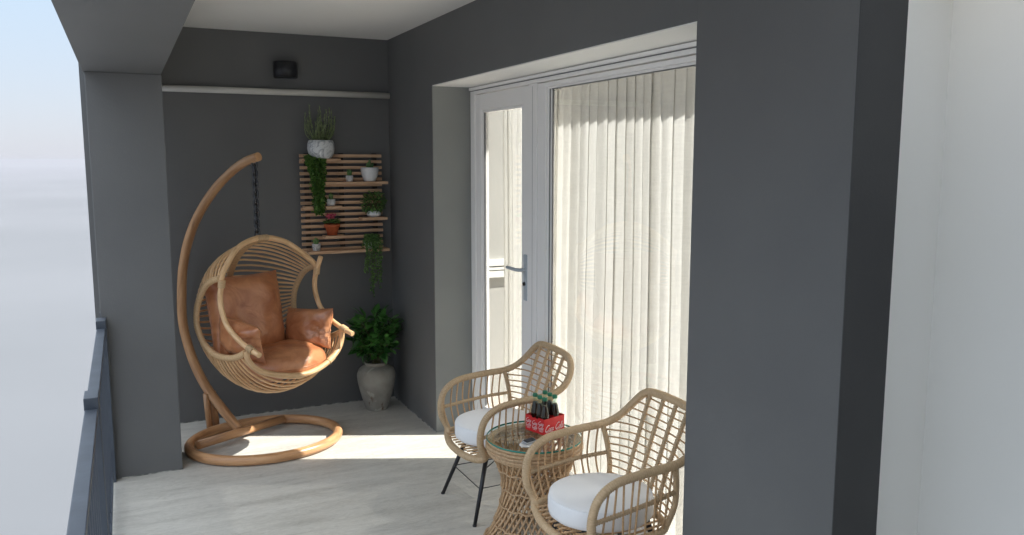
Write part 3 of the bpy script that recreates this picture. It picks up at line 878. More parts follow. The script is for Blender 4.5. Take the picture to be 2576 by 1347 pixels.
# floor vase with leafy plant: every leaf an object of its own
t = thing('floor_vase_plant', 'bushy dark green plant in a large weathered grey clay floor vase in the corner', 'potted plant', (-0.200, -0.235, 0.0))
VP = [(0, 0.0), (0.070, 0.0), (0.078, 0.008), (0.098, 0.07), (0.122, 0.16), (0.134, 0.225), (0.133, 0.262), (0.118, 0.295), (0.092, 0.313), (0.076, 0.322),
      (0.078, 0.330), (0.083, 0.337), (0.078, 0.344), (0.068, 0.340), (0.064, 0.325), (0.075, 0.300), (0.0, 0.295)]
MB().lathe([(0, 0)] + [(p.x, p.z) for p in spline([(r_, 0, z_) for r_, z_ in VP[1:-1]], 4)] + [(0, 0.295)], 44).build('vase', M['vase'], t)
MB().lathe([(0.070, 0.312), (0, 0.318)], 20, cap=False).build('soil', M['soil'], t)
leafmeshes = []
for k in range(4):
    b = MB(); L = 0.060 + 0.009 * k
    leaf_faces(b, Vector((0, 0, 0)), Vector((1, 0, 0)), Vector((0, 0, 1)), L, L * 0.52, 0.28, 0.12 + 0.08 * k, 0, 4)
    me = b.mesh('leaf', M['leaf_dark']); leafmeshes.append(me)
cands = []
stm = MB()
for i in range(74):
    v = rvec(1)
    tip = Vector((v.x * 0.178, v.y * 0.170, 0.545 + v.z * 0.155))
    if tip.y > 0.20: tip.y = 0.19
    if tip.x > 0.175: tip.x = 0.17
    base = Vector((random.uniform(-.03, .03), random.uniform(-.03, .03), 0.31))
    cv = spline([base, Vector((tip.x * 0.35, tip.y * 0.35, 0.31 + (tip.z - 0.31) * 0.55 + 0.02)), tip], 6)
    stm.tube(cv, 0.002, 5)
    for k in range(9):
        q = 0.45 + 0.55 * (k / 8); p = at(cv, q)
        d = (at(cv, min(1, q + .05)) - at(cv, q - .05)).normalized() * 0.5 + rvec(0.85) + Vector((0, 0, 0.12))
        if k == 8: d = (tip - cv[-4]).normalized() + rvec(0.3)
        if p.z < 0.37: continue
        cands.append((p, d))
stm.build('stems', M['stem'], t)
cands.sort(key=lambda c: -(-c[0].y * 1.0 - c[0].x * 0.45 + c[0].z * 0.2))
for i, (p, d) in enumerate(cands[:300]):
    q = d.to_track_quat('X', 'Z').to_euler()
    o = link('leaf', leafmeshes[i % 4], t, p, q)
    o.rotation_euler.rotate_axis('X', random.uniform(-0.7, 0.7))
rest = MB()
for (p, d) in cands[300:]:
    leaf_faces(rest, p, d, Vector((0, 0, 1)), 0.058, 0.026, 0.28, 0.2, 0, 4)
if rest.v: stuff(rest.build('inner_foliage', M['leaf_dark'], t))

# ------------------------------------------------------------------ hanging egg chair and its stand
TH = rad(29)
CX, CY = -1.03, -0.64
# local frame: x = forward a, y = width w ; forward = (sin, -cos), width = (cos, sin)
def stand_local(a, z): return (a, 0, z)
S_AX = math.atan2(-math.cos(rad(36.9)), math.sin(rad(36.9)))
stand = thing('chair_stand', 'curved round wooden stand with oval ring base carrying the hanging chair', 'chair stand', (CX, CY, 0), S_AX)
# ring (world-aligned ellipse expressed in stand frame)
inv = Matrix.Rotation(-S_AX, 3, 'Z')
ring = [inv @ Vector((0.445 * math.cos(2 * math.pi * k / 72) , 0.372 * math.sin(2 * math.pi * k / 72), 0.032 )) for k in range(72)]
MB().tube(ring, 0.030, 16, closed=True).build('base_ring', M['stand_wood'], stand)
def W2L(x, y, z): return inv @ Vector((x - CX, y - CY, z))
MB().tube([W2L(-1.425, -0.632, 0.045), W2L(-0.87, -0.335, 0.045)], 0.027, 16).build('crossbar', M['stand_wood'], stand)
pp = [(0.036, 1.773), (-0.052, 1.75), (-0.142, 1.711), (-0.235, 1.653), (-0.32, 1.59), (-0.408, 1.508), (-0.476, 1.432), (-0.534, 1.355), (-0.583, 1.27),
      (-0.622, 1.184), (-0.65, 1.098), (-0.669, 1.019), (-0.686, 0.865), (-0.690, 0.73), (-0.666, 0.604), (-0.60, 0.439), (-0.50, 0.293), (-0.363, 0.166), (-0.225, 0.052)]
pole = MB().tube(spline([(a, 0, z) for a, z in pp], 5), lambda q: 0.0265 + 0.004 * q + 0.0004 * math.sin(q * 31), 18)
pole.build('curved_pole', M['stand_wood'], stand)
for dy in (-0.026, 0.026):
    MB().tube([(-0.455, dy, 0.030), (-0.475, dy, 0.262)], 0.0215, 12).build('brace', M['stand_wood'], stand)

egg = thing('hanging_egg_chair', 'round open cane hanging egg chair hung by a black chain from the curved pole', 'hanging chair', (CX, CY, 1.73), TH - rad(90))
EZ = 1.73
def E(a, w, z): return Vector((a, w, z - EZ))
# profile on the middle plane and at the side arches
P0 = spline([(0.045, 0, 1.285), (-0.10, 0, 1.235), (-0.22, 0, 1.150), (-0.30, 0, 1.03), (-0.345, 0, 0.90), (-0.355, 0, 0.78), (-0.325, 0, 0.64), (-0.24, 0, 0.51),
             (-0.12, 0, 0.41), (0.03, 0, 0.362), (0.18, 0, 0.367), (0.31, 0, 0.425), (0.405, 0, 0.510)], 12)
PA = spline([(0.125, 0, 1.095), (0.05, 0, 1.075), (-0.015, 0, 1.04), (-0.07, 0, 0.98), (-0.11, 0, 0.91), (-0.125, 0, 0.84), (-0.12, 0, 0.78), (-0.08, 0, 0.71),
             (-0.02, 0, 0.663), (0.06, 0, 0.636), (0.15, 0, 0.635), (0.24, 0, 0.65), (0.33, 0, 0.69)], 12)
WA = 0.358; TM = rad(66)
def shell(q, t, inset=0.0):
    p0, pa = at(P0, q), at(PA, q)
    k = (math.cos(t * TM) - math.cos(TM)) / (1 - math.cos(TM))
    p = pa.lerp(p0, k)
    if inset:
        c = Vector((0.05, 0, 0.83)); p = c + (p - c) * (1 - inset)
    return E(p.x, WA * math.sin(t * TM) / math.sin(TM) * (1 - inset * 0.5), p.z)
# canes round the shell from arch to arch
NC = 39
for i in range(1, NC):
    q = (i / NC)
    cv = [shell(q, -1 + 2 * k / 28) + Vector((0, 0, random.uniform(-.0012, .0012))) for k in range(29)]
    MB().tube(cv, 0.0066, 7).build('cane', M['rattan'], egg)
# wrapped side arches
for s_ in (-1, 1):
    cv = [shell(k / 40, s_, 0.012) for k in range(41)]
    MB().tube(cv, 0.0175, 10, wrap=0.0095, wamp=0.0014).build('wrapped_arch', M['wrap'], egg)
# wrapped centre band inside the shell
cv = [shell(0.005 + 0.985 * k / 60, 0, 0.018) for k in range(61)]
MB().tube(cv, 0.005, 10, wrap=0.007, wamp=0.0012, flat=4.6, up=(1, 0, 0)).build('wrapped_band', M['wrap'], egg)
# front hoop (upper) and lower front rim
hoop = spline([E(0.125, -0.352, 1.075), E(0.105, -0.315, 1.13), E(0.06, -0.20, 1.232), E(0.045, -0.10, 1.276), E(0.045, 0, 1.290), E(0.045, 0.10, 1.276), E(0.06, 0.20, 1.232), E(0.105, 0.315, 1.13), E(0.125, 0.352, 1.075)], 8)
MB().tube(hoop, 0.0165, 14).build('front_hoop', M['rattan'], egg)
lrim = spline([E(0.33, -0.352, 0.70), E(0.335, -0.345, 0.645), E(0.355, -0.285, 0.578), E(0.39, -0.15, 0.527), E(0.41, 0, 0.510), E(0.39, 0.15, 0.527), E(0.355, 0.285, 0.578), E(0.335, 0.345, 0.645), E(0.33, 0.352, 0.725)], 8)
MB().tube(lrim, 0.0165, 14).build('lower_rim', M['rattan'], egg)
# arm rods bridging hoop and rim at both sides
prf = [(0.165, 1.150), (0.128, 1.07), (0.103, 1.00), (0.105, 0.92), (0.150, 0.825), (0.235, 0.762), (0.335, 0.718), (0.435, 0.690)]
for s_ in (-1, 1):
    lead = prf if s_ > 0 else prf[1:]
    arm = MB().tube(spline([E(a, s_ * 0.345, z) for a, z in lead], 8), 0.0155, 14).build('arm_rod', M['rattan'], egg)
    for (a, z, da, dz) in ((0.122, 1.06, 0.2, 1), (0.36, 0.712, 1, -0.35)):
        d = Vector((da, 0, dz)).normalized() * 0.022
        c = E(a, s_ * 0.346, z)
        MB().tube([c - d, c + d], 0.0205, 10, wrap=0.007, wamp=0.0012).build('binding', M['wrap'], arm)
for w_ in (0.0, ):
    MB().tube([hoop[int(len(hoop) * 0.46)], hoop[int(len(hoop) * 0.54)]], 0.0195, 10, wrap=0.007).build('binding', M['wrap'], egg)
MB().tube([lrim[42], lrim[45]], 0.0195, 10, wrap=0.007).build('binding', M['wrap'], egg)
# chain: hook, then alternating links
hk = MB().tube([E(0, 0, 1.757) + Vector((0, 0.016 * math.cos(a), 0.018 * math.sin(a))) for a in [k * 0.42 - 0.6 for k in range(13)]], 0.004, 8)
chain = hk.build('chain', M['steel'], egg)
lk = MB().tube([Vector((0.0135 * math.cos(a), 0, 0.022 * math.sin(a) + (0.006 if math.sin(a) > 0 else -0.006))) for a in [2 * math.pi * k / 20 for k in range(20)]], 0.0052, 8, closed=True).mesh('link', M['chain'])
zz = 1.728; i = 0
while zz > 1.305:
    o = link('link', lk, chain, E(0, 0, zz), (0, 0, rad(38) + (i % 2) * rad(90)))
    zz -= 0.0295; i += 1

# leather cushions
def cushion(name, label, sx, sy, sz, power=2.6, puff=1.0, wrinkle=0.006, seed=1, seam=True, disc=False):
    """pillow: two domed faces meeting at a seam; local x,y in the plane, z thickness"""
    rr = random.Random(seed); n = 30; b = MB()
    wr = [(rr.uniform(-1, 1), rr.uniform(-1, 1), rr.uniform(0, 6.28), rr.uniform(5, 11)) for _ in range(7)]
    pinch = [(rr.choice([-1, 1]) * rr.uniform(.6, 1), rr.uniform(-1, 1), rr.uniform(0.25, .5)) for _ in range(6)]
    grid = {}
    for side in (1, -1):
        for i in range(n + 1):
            for j in range(n + 1):
                u, v = -1 + 2 * i / n, -1 + 2 * j / n
                u, v = math.sin(u * math.pi / 2), math.sin(v * math.pi / 2)
                edge = (i in (0, n) or j in (0, n))
                if edge and side == -1 and (1, i, j) in grid: grid[(-1, i, j)] = grid[(1, i, j)]; continue
                if disc:
                    x = u * math.sqrt(1 - v * v / 2); y = v * math.sqrt(1 - u * u / 2)
                    r2 = min(1, x * x + y * y); h = (1 - r2 ** power) ** 0.5 if r2 < 1 else 0
                else:
                    h = ((1 - abs(u) ** power) * (1 - abs(v) ** power)) ** 0.5
                    cr = 1 - 0.055 * (1 - abs(v) ** 2) * abs(u) ** 3; cr2 = 1 - 0.055 * (1 - abs(u) ** 2) * abs(v) ** 3
                    x, y = u * cr, v * cr2
                z = h * puff
                wz = 0
                for (a, c, ph, fq) in wr:
                    wz += math.sin((u * a + v * c) * fq + ph + 1.3 * math.sin(u * 3 + ph)) / 7
                for (pu, pv, pr) in pinch:
                    d = math.hypot(u - pu, v - pv)
                    wz -= 1.6 * math.exp(-(d / pr) ** 2) * abs(math.sin(math.atan2(v - pv, u - pu) * 4 + ph))
                z_ = side * (z * sz / 2 + wz * wrinkle * (h ** 0.7))
                grid[(side, i, j)] = len(b.v)
                b.v.append((x * sx / 2, y * sy / 2, z_))
    for side in (1, -1):
        for i in range(n):
            for j in range(n):
                q = [grid[(side, i, j)], grid[(side, i + 1, j)], grid[(side, i + 1, j + 1)], grid[(side, i, j + 1)]]
                if len(set(q)) < 3: continue
                b.face(q if side > 0 else q[::-1], None, 0, True)
    rim = []
    for i in range(n): rim.append(b.v[grid[(1, i, 0)]])
    for j in range(n): rim.append(b.v[grid[(1, n, j)]])
    for i in range(n, 0, -1): rim.append(b.v[grid[(1, i, n)]])
    for j in range(n, 0, -1): rim.append(b.v[grid[(1, 0, j)]])
    t = thing(name, label, 'cushion', group='tan leather cushions in the hanging chair')
    cvr = b.build('cover', M['leather'], t)
    if seam: MB().tube(rim, 0.0028, 6, closed=True).build('piping', M['leather'], t)
    return t
def place_egg(o, a, w, z, ax_x, ax_z):
    """put cushion centre at chair coords; ax_x, ax_z = its local x and z axes in chair coords (a,w,z)"""
    R3 = Matrix.Rotation(TH - rad(90), 3, 'Z')
    X = (R3 @ Vector(ax_x)).normalized(); Z = (R3 @ Vector(ax_z)); Z = (Z - X * Z.dot(X)).normalized(); Y = Z.cross(X)
    m = Matrix((X, Y, Z)).transposed().to_4x4()
    p = R3 @ Vector((a, w, 0)) + Vector((CX, CY, z))
    o.rotation_euler = m.to_euler(); o.location = p
seat = cushion('seat_cushion', 'thick round tan leather seat cushion at the bottom of the hanging chair', 0.55, 0.60, 0.19, 2.2, 1.0, 0.016, 5, True, True)
place_egg(seat, 0.130, 0.01, 0.545, (1, 0, 0.02), (0.0, 0, 1))
back = cushion('back_cushion', 'large square tan leather back cushion leaning in the hanging chair', 0.51, 0.50, 0.22, 3.0, 1.0, 0.013, 8)
place_egg(back, -0.09, -0.035, 0.815, (0.04, 1, -0.02), (1, 0.06, 0.20))
rp = cushion('arm_cushion', 'small tan leather cushion at the far right side of the hanging chair', 0.38, 0.245, 0.15, 2.8, 1.0, 0.016, 12)
place_egg(rp, 0.125, 0.265, 0.705, (1, 0.10, 0.08), (0.05, -1, 0.22))
lp = cushion('arm_cushion', 'small tan leather cushion tucked behind the near left arm rod', 0.36, 0.22, 0.15, 2.8, 1.0, 0.016, 13)
place_egg(lp, 0.150, -0.245, 0.725, (1, 0.0, -0.10), (0.05, 1, 0.25))

# ------------------------------------------------------------------ cane armchairs
def make_armchair(label):
    t = thing('cane_armchair', label, 'armchair', (0, 0, 0), 0, 'pair of cane armchairs at the round table')
    # local frame: +x backwards (towards the window), y width, origin on floor under the seat
    A = [(-0.255, 0.250, 0.350), (-0.282, 0.262, 0.415), (-0.282, 0.268, 0.485), (-0.255, 0.270, 0.548), (-0.190, 0.270, 0.590), (-0.09, 0.270, 0.606), (0.0, 0.270, 0.612),
         (0.08, 0.266, 0.617), (0.135, 0.260, 0.631), (0.182, 0.250, 0.660), (0.218, 0.228, 0.704), (0.238, 0.196, 0.744), (0.245, 0.15, 0.769), (0.246, 0.08, 0.778), (0.246, 0.0, 0.780)]
    full = A + [(x, -y, z) for (x, y, z) in A[:-1][::-1]]
    front = [(-0.275, -0.195, 0.325), (-0.300, -0.08, 0.316), (-0.300, 0.08, 0.316), (-0.275, 0.195, 0.325)]
    rim = spline(full + front, 8, closed=True)
    MB().tube(rim, 0.0165, 10, closed=True, wrap=0.0085, wamp=0.0013).build('rim', M['chair_wrap'], t)
    # seat ring and woven seat
    ring = spline([(-0.275, -0.195, 0.345), (-0.18, -0.238, 0.345), (-0.04, -0.245, 0.345), (0.075, -0.215, 0.345), (0.118, -0.11, 0.345), (0.125, 0, 0.345), (0.118, 0.11, 0.345), (0.075, 0.215, 0.345), (-0.04, 0.245, 0.345), (-0.18, 0.238, 0.345), (-0.275, 0.195, 0.345)], 6)
    MB().tube(ring, 0.014, 8, wrap=0.0085, wamp=0.0012).build('seat_ring', M['chair_wrap'], t)
    for k in range(13):
        y = -0.216 + k * 0.036
        xe = 0.122 - 0.9 * y * y
        MB().tube([(-0.292 + 0.35 * y * y, y, 0.34), (-0.05, y, 0.333), (xe, y, 0.345)], 0.005, 6).build('seat_cane', M['chair_cane'], t)
    for s in (-1, 1):
        top = spline(A[3:9], 10)
        top = [Vector((p.x, p.y * s, p.z)) for p in top]
        # rear wrapped post
        post = spline([(0.085, 0.258 * s, 0.612), (0.100, 0.245 * s, 0.53), (0.105, 0.232 * s, 0.44), (0.085, 0.212 * s, 0.352)], 6)
        MB().tube(post, 0.0115, 8, wrap=0.0085, wamp=0.0012).build('back_post', M['chair_wrap'], t)
        # mid band of the arm
        band = spline([(-0.278, 0.268 * s, 0.455), (-0.16, 0.268 * s, 0.470), (-0.03, 0.262 * s, 0.485), (0.100, 0.240 * s, 0.497)], 6)
        MB().tube(band, 0.0085, 8, wrap=0.011, wamp=0.002).build('arm_band', M['chair_wrap'], t)
        # spindles
        for k in range(10):
            f = k / 9
            xt = -0.252 + f * 0.315
            tp = min(top, key=lambda p: abs(p.x - xt)); 
            if k == 0: tp = Vector((-0.262, 0.273 * s, 0.535))
            xb = -0.245 + f * 0.305
            bot = min(ring, key=lambda p: (abs(p.x - xb) + (10 if p.y * s < 0 or p.x < -0.27 else 0)))
            mid = Vector(((tp.x + bot.x) / 2 - 0.012, 0.5 * (tp.y + bot.y) + 0.016 * s, (tp.z + bot.z) / 2))
            MB().tube(spline([tp, mid, bot], 5), 0.0044, 6).build('spindle', M['chair_cane'], t)
    # back ribs
    def back_x(y, z):
        f = max(0.0, min(1.0, (z - 0.352) / 0.42))
        return (0.112 + 0.134 * f ** 1.15) - (0.9 + 0.2 * f) * y * y * (1 - 0.6 * f)
    for k, y in enumerate((-0.125, -0.042, 0.042, 0.125)):
        cvr = [(back_x(y, z), y * (0.88 + 0.15 * (z - 0.352) / 0.42), z) for z in (0.352, 0.42, 0.50, 0.58, 0.66, 0.72, 0.768)]
        MB().tube(spline(cvr, 5), 0.0090, 8, wrap=0.0095, wamp=0.0016).build('back_rib', M['chair_wrap'], t)
    # horizontal back canes
    rimb = [Vector(p) for p in spline(A[8:14], 12)]
    for k in range(13):
        z = 0.385 + k * 0.030
        if z < 0.625:
            f = (z - 0.352) / 0.26
            ye, xe = 0.214 + 0.042 * f, 0.086 + 0.018 * min(1, f * 1.6) - 0.012 * max(0, f - .5)
        else:
            p = min(rimb, key=lambda p: abs(p.z - z)); ye, xe = p.y, p.x
        ym = min(0.16, ye * 0.72)
        xc = back_x(0.0, z)
        xm = max(back_x(ym, z), xe + 0.25 * (xc - xe))
        pts_ = [(xe, -ye, z), (xm, -ym, z + 0.003), (xc, -0.05, z + 0.001), (xc, 0.05, z + 0.001), (xm, ym, z + 0.003), (xe, ye, z)]
        MB().tube(spline(pts_, 6), 0.0038, 6).build('back_cane', M['chair_cane'], t)
    # legs
    for (fx, fy, tx, ty) in ((-0.295, 0.216, -0.185, 0.125), (-0.295, -0.216, -0.185, -0.125), (0.165, 0.205, 0.06, 0.115), (0.165, -0.205, 0.06, -0.115)):
        lg = MB().tube([(tx, ty, 0.338), (fx, fy, 0.004)], lambda q: 0.0125 - 0.0035 * q, 12).build('leg', M['blackmetal'], t)
        MB().tube([(fx, fy, 0.008), (fx * 1.003, fy * 1.003, 0.0)], 0.0105, 12).build('foot', M['blackmetal'], lg)
    for (p, q) in (((-0.245, 0.171, 0.160), (-0.245, -0.171, 0.160)), ((-0.213, 0.150, 0.25), (0.09, -0.14, 0.24)), ((-0.213, -0.150, 0.25), (0.09, 0.14, 0.24)),
                   ((-0.243, -0.172, 0.165), (0.116, -0.163, 0.165)), ((-0.243, 0.172, 0.165), (0.116, 0.163, 0.165))):
        MB().tube([p, q], 0.0026, 6).build('brace_wire', M['blackmetal'], t)
    MB().tube([(-0.187, 0.125, 0.325), (-0.195, 0.0, 0.315), (-0.187, -0.125, 0.325)], 0.006, 8).build('leg_frame', M['blackmetal'], t)
    MB().tube([(0.06, 0.115, 0.325), (0.065, 0.0, 0.315), (0.06, -0.115, 0.325)], 0.006, 8).build('leg_frame', M['blackmetal'], t)
    return t
ch1 = make_armchair('cane armchair with white seat pad farther back, left of the round table')
ch1.location = (-0.010, -2.062, 0)
children_map()
ch2 = copy_tree(ch1)
ch2.location = (-0.010, -3.075, 0)
ch2['label'] = 'nearest cane armchair with white seat pad, partly hidden by the dark wall edge'

def seat_pad(label, loc):
    t = thing('seat_pad', label, 'cushion', loc, 0, 'white seat pads on the armchairs')
    r, h = 0.205, 0.082
    prof = [(0, 0), (r - 0.012, 0), (r - 0.003, 0.005), (r, 0.02), (r, h - 0.018), (r - 0.004, h - 0.006), (r - 0.012, h), (r - 0.03, h + 0.003), (r * 0.5, h + 0.010), (0, h + 0.012)]
    b = MB().lathe(prof, 56)
    for i, v in enumerate(b.v):
        a = math.atan2(v[1], v[0]); k = 1 + 0.006 * math.sin(a * 9 + 1) + 0.004 * math.sin(a * 17)
        b.v[i] = (v[0] * k * 1.03, v[1] * k, v[2] + (0.002 * math.sin(a * 3) if v[2] > h * .8 else 0))
    b.build('cover', M['white_cloth'], t)
    MB().tube([(math.cos(2 * math.pi * k / 60) * (r - 0.006) * 1.03, math.sin(2 * math.pi * k / 60) * (r - 0.006), h - 0.004) for k in range(60)], 0.0025, 6, closed=True).build('piping', M['white_cloth'], t)
    return t
seat_pad('round white seat pad on the farther armchair', (-0.093, -2.062, 0.360))
seat_pad('round white seat pad on the nearest armchair', (-0.093, -3.075, 0.360))

# ------------------------------------------------------------------ rattan side table
TX, TY = -0.110, -2.525
tb = thing('rattan_side_table', 'round hourglass rattan side table with clear glass top between the armchairs', 'table', (TX, TY, 0))
gt = MB().lathe([(0.0, 0.4955), (0.219, 0.4955)][::-1], 72, cap=False)
gt.lathe([(0.0, 0.5035), (0.219, 0.5035)], 72, cap=False)
gtop = gt.build('glass_top', M['clear'], tb)
MB().lathe([(0.2192, 0.4955), (0.2212, 0.4975), (0.2212, 0.5015), (0.2192, 0.5035)], 72, cap=False).build('glass_edge', M['edge_green'], gtop)
for k, (r_, z_, q_) in enumerate(((0.209, 0.4860, 0.008), (0.216, 0.4725, 0.0085), (0.2165, 0.4565, 0.0085), (0.211, 0.441, 0.008), (0.200, 0.4275, 0.0075), (0.194, 0.486, 0.007))):
    MB().tube([(r_ * math.cos(2 * math.pi * i / 64), r_ * math.sin(2 * math.pi * i / 64), z_) for i in range(64)], q_, 8, closed=True).build('rim_ring', M['table_cane'], tb)
def table_r(z):
    z = max(0, min(0.44, z))
    return 0.142 + 0.085 * ((0.27 - z) / 0.27) ** 2 if z < 0.27 else 0.142 + 0.062 * ((z - 0.27) / 0.17) ** 2
for k in range(38):
    for sgn in (-1, 1):
        a0 = 2 * math.pi * (k + (0.5 if sgn > 0 else 0)) / 38
        cv = []
        for j in range(15):
            z = 0.01 + (0.438 - 0.01) * j / 14
            a = a0 + sgn * (j / 14) * 1.25
            r_ = table_r(z) + (0.0045 if sgn > 0 else -0.0045) + 0.002 * math.sin(j * 1.7 + k)
            cv.append((r_ * math.cos(a), r_ * math.sin(a), z))
        MB().tube(cv, 0.0056, 6).build('woven_cane', M['table_cane'], tb)
for z_ in (0.012, 0.10, 0.19, 0.27, 0.36):
    r_ = table_r(z_) + 0.010
    cv = [((r_ + 0.002 * math.sin(i * 1.9)) * math.cos(2 * math.pi * i / 90), (r_ + 0.002 * math.sin(i * 1.9)) * math.sin(2 * math.pi * i / 90), z_ + 0.004 * math.sin(i * 0.95)) for i in range(90)]
    MB().tube(cv, 0.0048 if z_ > 0.02 else 0.009, 6, closed=True).build('binding_ring', M['table_cane'], tb)

# ------------------------------------------------------------------ cola bottles in a red carrier
e1 = Vector((-0.012, 0.123, 0)); e2 = Vector((0.124, 0.038, 0))
P00 = Vector((-0.084, -2.552, 0.5042))
ang = math.atan2(e2.y, e2.x)
cr = thing('bottle_carrier', 'red six-pack card carrier with white script on the glass table', 'bottle carrier', P00 + (e1 + e2) / 2, ang)
LX, LY, CH = 0.130, 0.124, 0.074
c = MB()
tk = 0.0012
MB().box(-LX / 2, LX / 2, -LY / 2, LY / 2, 0.0, tk).build('base_panel', M['card_red'], cr)
def card(name, x0, x1, y0, y1, h): return MB().box(x0, x1, y0, y1, tk, h).build(name, M['card_red'], cr)
card('front_panel', -LX / 2, LX / 2, -LY / 2, -LY / 2 + tk, CH)
card('rear_panel', -LX / 2, LX / 2, LY / 2 - tk, LY / 2, CH)
for sx in (-1, 1):
    x = sx * (LX / 2 - tk / 2)
    for k in range(3):
        y0 = -LY / 2 + tk + k * (LY - 2 * tk) / 3; y1 = y0 + (LY - 2 * tk) / 3
        card('side_panel', x - tk / 2 - (0.0 if sx > 0 else 0.0006 * (k % 2)), x + tk / 2 + (0.0006 * (k % 2) if sx > 0 else 0), y0 + 0.0002, y1 - 0.0002, CH - 0.006 * (k == 1))
card('divider', -0.0006, 0.0006, -LY / 2 + tk, LY / 2 - tk, CH + 0.004)
for k in (1, 2):
    y = -LY / 2 + LY * k / 3
    for sx in (-1, 1):
        x0, x1 = (0.0007, LX / 2 - tk) if sx > 0 else (-LX / 2 + tk, -0.0007)
        card('divider', x0, x1, y - 0.0005, y + 0.0005, CH - 0.01)
def text_mesh(name, body, size, parent, loc, rot, m, shear=0.35, ext=0.0003, off=0.0):
    cu = bpy.data.curves.new('text', 'FONT'); cu.body = body; cu.size = size; cu.shear = shear; cu.extrude = ext; cu.offset = off
    cu.align_x = 'CENTER'; cu.align_y = 'CENTER'
    to = bpy.data.objects.new('tmp', cu); COL.objects.link(to)
    bpy.context.view_layer.update()
    me = bpy.data.meshes.new_from_object(to.evaluated_get(bpy.context.evaluated_depsgraph_get()))
    bpy.data.objects.remove(to)
    me.name = name; me.materials.clear(); me.materials.append(m)
    return link(name, me, parent, loc, rot)
# script lettering, drawn as strokes in a plane (x right, y up), height ~1
def stroke(b, pts, r=0.05, closed=False):
    cv = spline([(x, y, 0) for x, y in pts], 6, closed)
    b.tube([v for v in cv], r, 5, closed=closed, flat=1.0)
def cap_C(b, x):
    stroke(b, [(x + 0.80, 0.98), (x + 0.70, 1.12), (x + 0.45, 1.08), (x + 0.15, 0.75), (x + 0.0, 0.35), (x + 0.12, 0.05), (x + 0.42, 0.0), (x + 0.72, 0.18)], 0.075)
def low_o(b, x): stroke(b, [(x + 0.28, 0.52), (x + 0.10, 0.38), (x + 0.06, 0.12), (x + 0.20, 0.0), (x + 0.36, 0.14), (x + 0.38, 0.40)], 0.055, True)
def low_c(b, x): stroke(b, [(x + 0.34, 0.44), (x + 0.22, 0.54), (x + 0.08, 0.36), (x + 0.06, 0.12), (x + 0.2, 0.0), (x + 0.42, 0.16)], 0.055)
def low_a(b, x): low_o(b, x); stroke(b, [(x + 0.42, 0.52), (x + 0.36, 0.14), (x + 0.44, 0.0), (x + 0.56, 0.12)], 0.055)
def low_l(b, x): stroke(b, [(x + 0.06, 0.14), (x + 0.30, 0.75), (x + 0.32, 1.10), (x + 0.22, 1.08), (x + 0.10, 0.55), (x + 0.12, 0.05), (x + 0.26, 0.0), (x + 0.36, 0.12)], 0.05)
def script(word, scale, parent, loc, rot):
    b = MB(); x = 0
    for chr_ in word:
        if chr_ == 'C': cap_C(b, x); x += 0.80
        elif chr_ == 'o': low_o(b, x); x += 0.42
        elif chr_ == 'c': low_c(b, x); x += 0.42
        elif chr_ == 'a': low_a(b, x); x += 0.54
        elif chr_ == 'l': low_l(b, x); x += 0.34
        elif chr_ == '-': stroke(b, [(x + 0.02, 0.3), (x + 0.2, 0.32)], 0.05); x += 0.24
    if word[0] == 'C': stroke(b, [(0.15, -0.10), (0.5, -0.20), (1.1, -0.12), (x * 0.9, -0.2)], 0.04)
    b.v = [((vx + 0.25 * vy - x / 2) * scale, (vy - 0.5) * scale, vz * scale * 0.15) for vx, vy, vz in b.v]
    return b.build('script_lettering', M['print_white'], parent, loc, rot)
script('Coca', 0.0245, cr, (-LX / 4, -LY / 2 - 0.0006, 0.027), (rad(90), 0, 0))
script('Cola', 0.0245, cr, (LX / 4, -LY / 2 - 0.0006, 0.029), (rad(90), 0, 0))
for k in range(3):
    yy = LY / 2 - (k + 0.5) * LY / 3
    script('Coca', 0.0150, cr, (-LX / 2 - 0.0014, yy, 0.052 if k != 1 else 0.047), (rad(90), 0, rad(-90)))
    script('Cola', 0.0150, cr, (-LX / 2 - 0.0014, yy, 0.033 if k != 1 else 0.029), (rad(90), 0, rad(-90)))
    MB().box(-0.0008, 0.0, -0.014, 0.014, 0.0, 0.0012).build('print_line', M['print_white'], cr, (-LX / 2 - 0.0012, yy, 0.018))
    MB().box(-0.0008, 0.0, -0.010, 0.010, 0.0, 0.0012).build('print_line', M['print_white'], cr, (-LX / 2 - 0.0012, yy, 0.013))
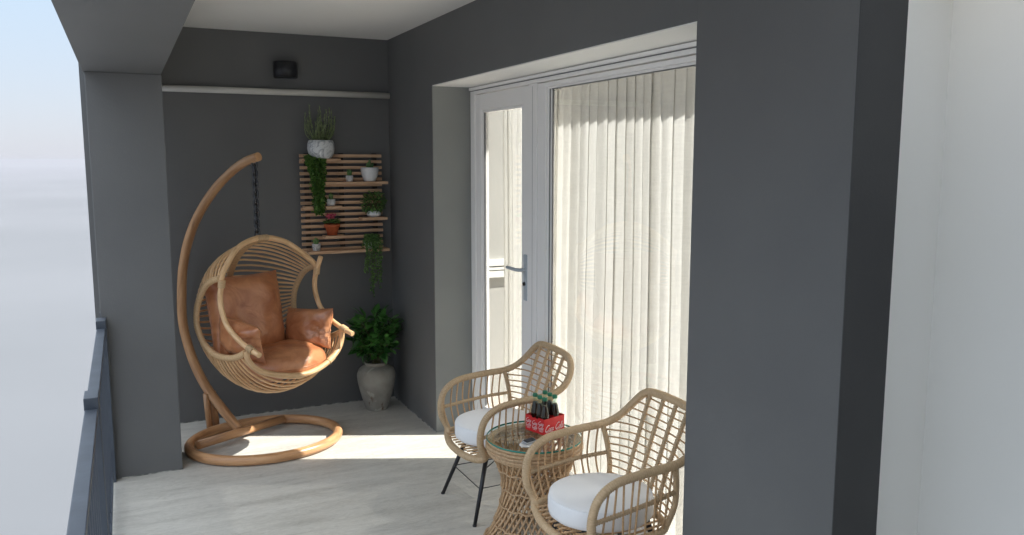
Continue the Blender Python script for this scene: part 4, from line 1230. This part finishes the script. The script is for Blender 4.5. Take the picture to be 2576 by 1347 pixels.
# bottles
bl = ['cola bottle nearest the corner of the red carrier facing the camera', 'cola bottle at the right front of the red carrier', 'cola bottle in the middle left slot of the red carrier',
      'cola bottle in the middle right slot of the red carrier', 'cola bottle at the far left slot of the red carrier', 'cola bottle hidden behind the others in the red carrier']
bottle0 = None
BP = [(0.0, 0.0), (0.0185, 0.0), (0.0195, 0.004), (0.0190, 0.04), (0.0200, 0.06), (0.0205, 0.078), (0.0195, 0.092), (0.0165, 0.108), (0.0125, 0.125), (0.0098, 0.140), (0.0090, 0.155), (0.0100, 0.158), (0.0090, 0.163)]
IP = [(0.0, 0.002), (0.0178, 0.002), (0.0183, 0.04), (0.0193, 0.06), (0.0198, 0.078), (0.0188, 0.092), (0.0158, 0.108), (0.0118, 0.125), (0.0108, 0.129), (0.0, 0.129)]
idx = 0
for j in range(3):
    for i in range(2):
        loc = P00 + e2 * (0.25 + 0.5 * i) + e1 * ((j + 0.5) / 3) + Vector((0, 0, 0.0013))
        if bottle0 is None:
            o = bottle0 = thing('cola_bottle', bl[0], 'bottle', loc, 0, 'cola bottles in the red carrier')
            MB().lathe([(p.x, p.z) for p in spline([(r, 0, z) for r, z in BP[1:]], 3)], 20).build('glass_body', M['bottle_glass'], o)
            MB().lathe(IP, 20).build('cola', M['cola'], o)
            MB().lathe([(0.0, 0.1535), (0.0120, 0.1535), (0.0125, 0.157), (0.0118, 0.166), (0.0100, 0.1685), (0.0, 0.169)], 18).build('cap', M['cap'], o)
            children_map()
        else:
            o = copy_tree(bottle0); o.location = loc; o['label'] = bl[idx]
        o.rotation_euler.z = idx * 0.9
        idx += 1

# saucer and phone
t = thing('white_saucer', 'small white oval dish under the phone on the glass table', 'dish', (-0.190, -2.632, 0.5040), rad(15))
b = MB().lathe([(0, 0), (0.034, 0), (0.044, 0.007), (0.041, 0.0085), (0.032, 0.004), (0, 0.0035)], 40)
b.v = [(x * 1.15, y * 0.85, z) for x, y, z in b.v]
b.build('dish', M['ceramic'], t)
t = thing('mobile_phone', 'small dark phone lying on the white dish', 'phone', (-0.180, -2.615, 0.5165), rad(18))
t.rotation_euler = (rad(6), rad(-3), rad(12))
M['phone_case'] = mat('grey_phone_case', (0.35, 0.36, 0.38), 0.4)
MB().box(-0.031, 0.031, -0.018, 0.018, -0.004, 0.0035, 0.003).build('phone_body', M['phone_case'], t)
MB().box(-0.026, 0.026, -0.015, 0.015, 0.0036, 0.0046).build('screen', M['phone'], t)
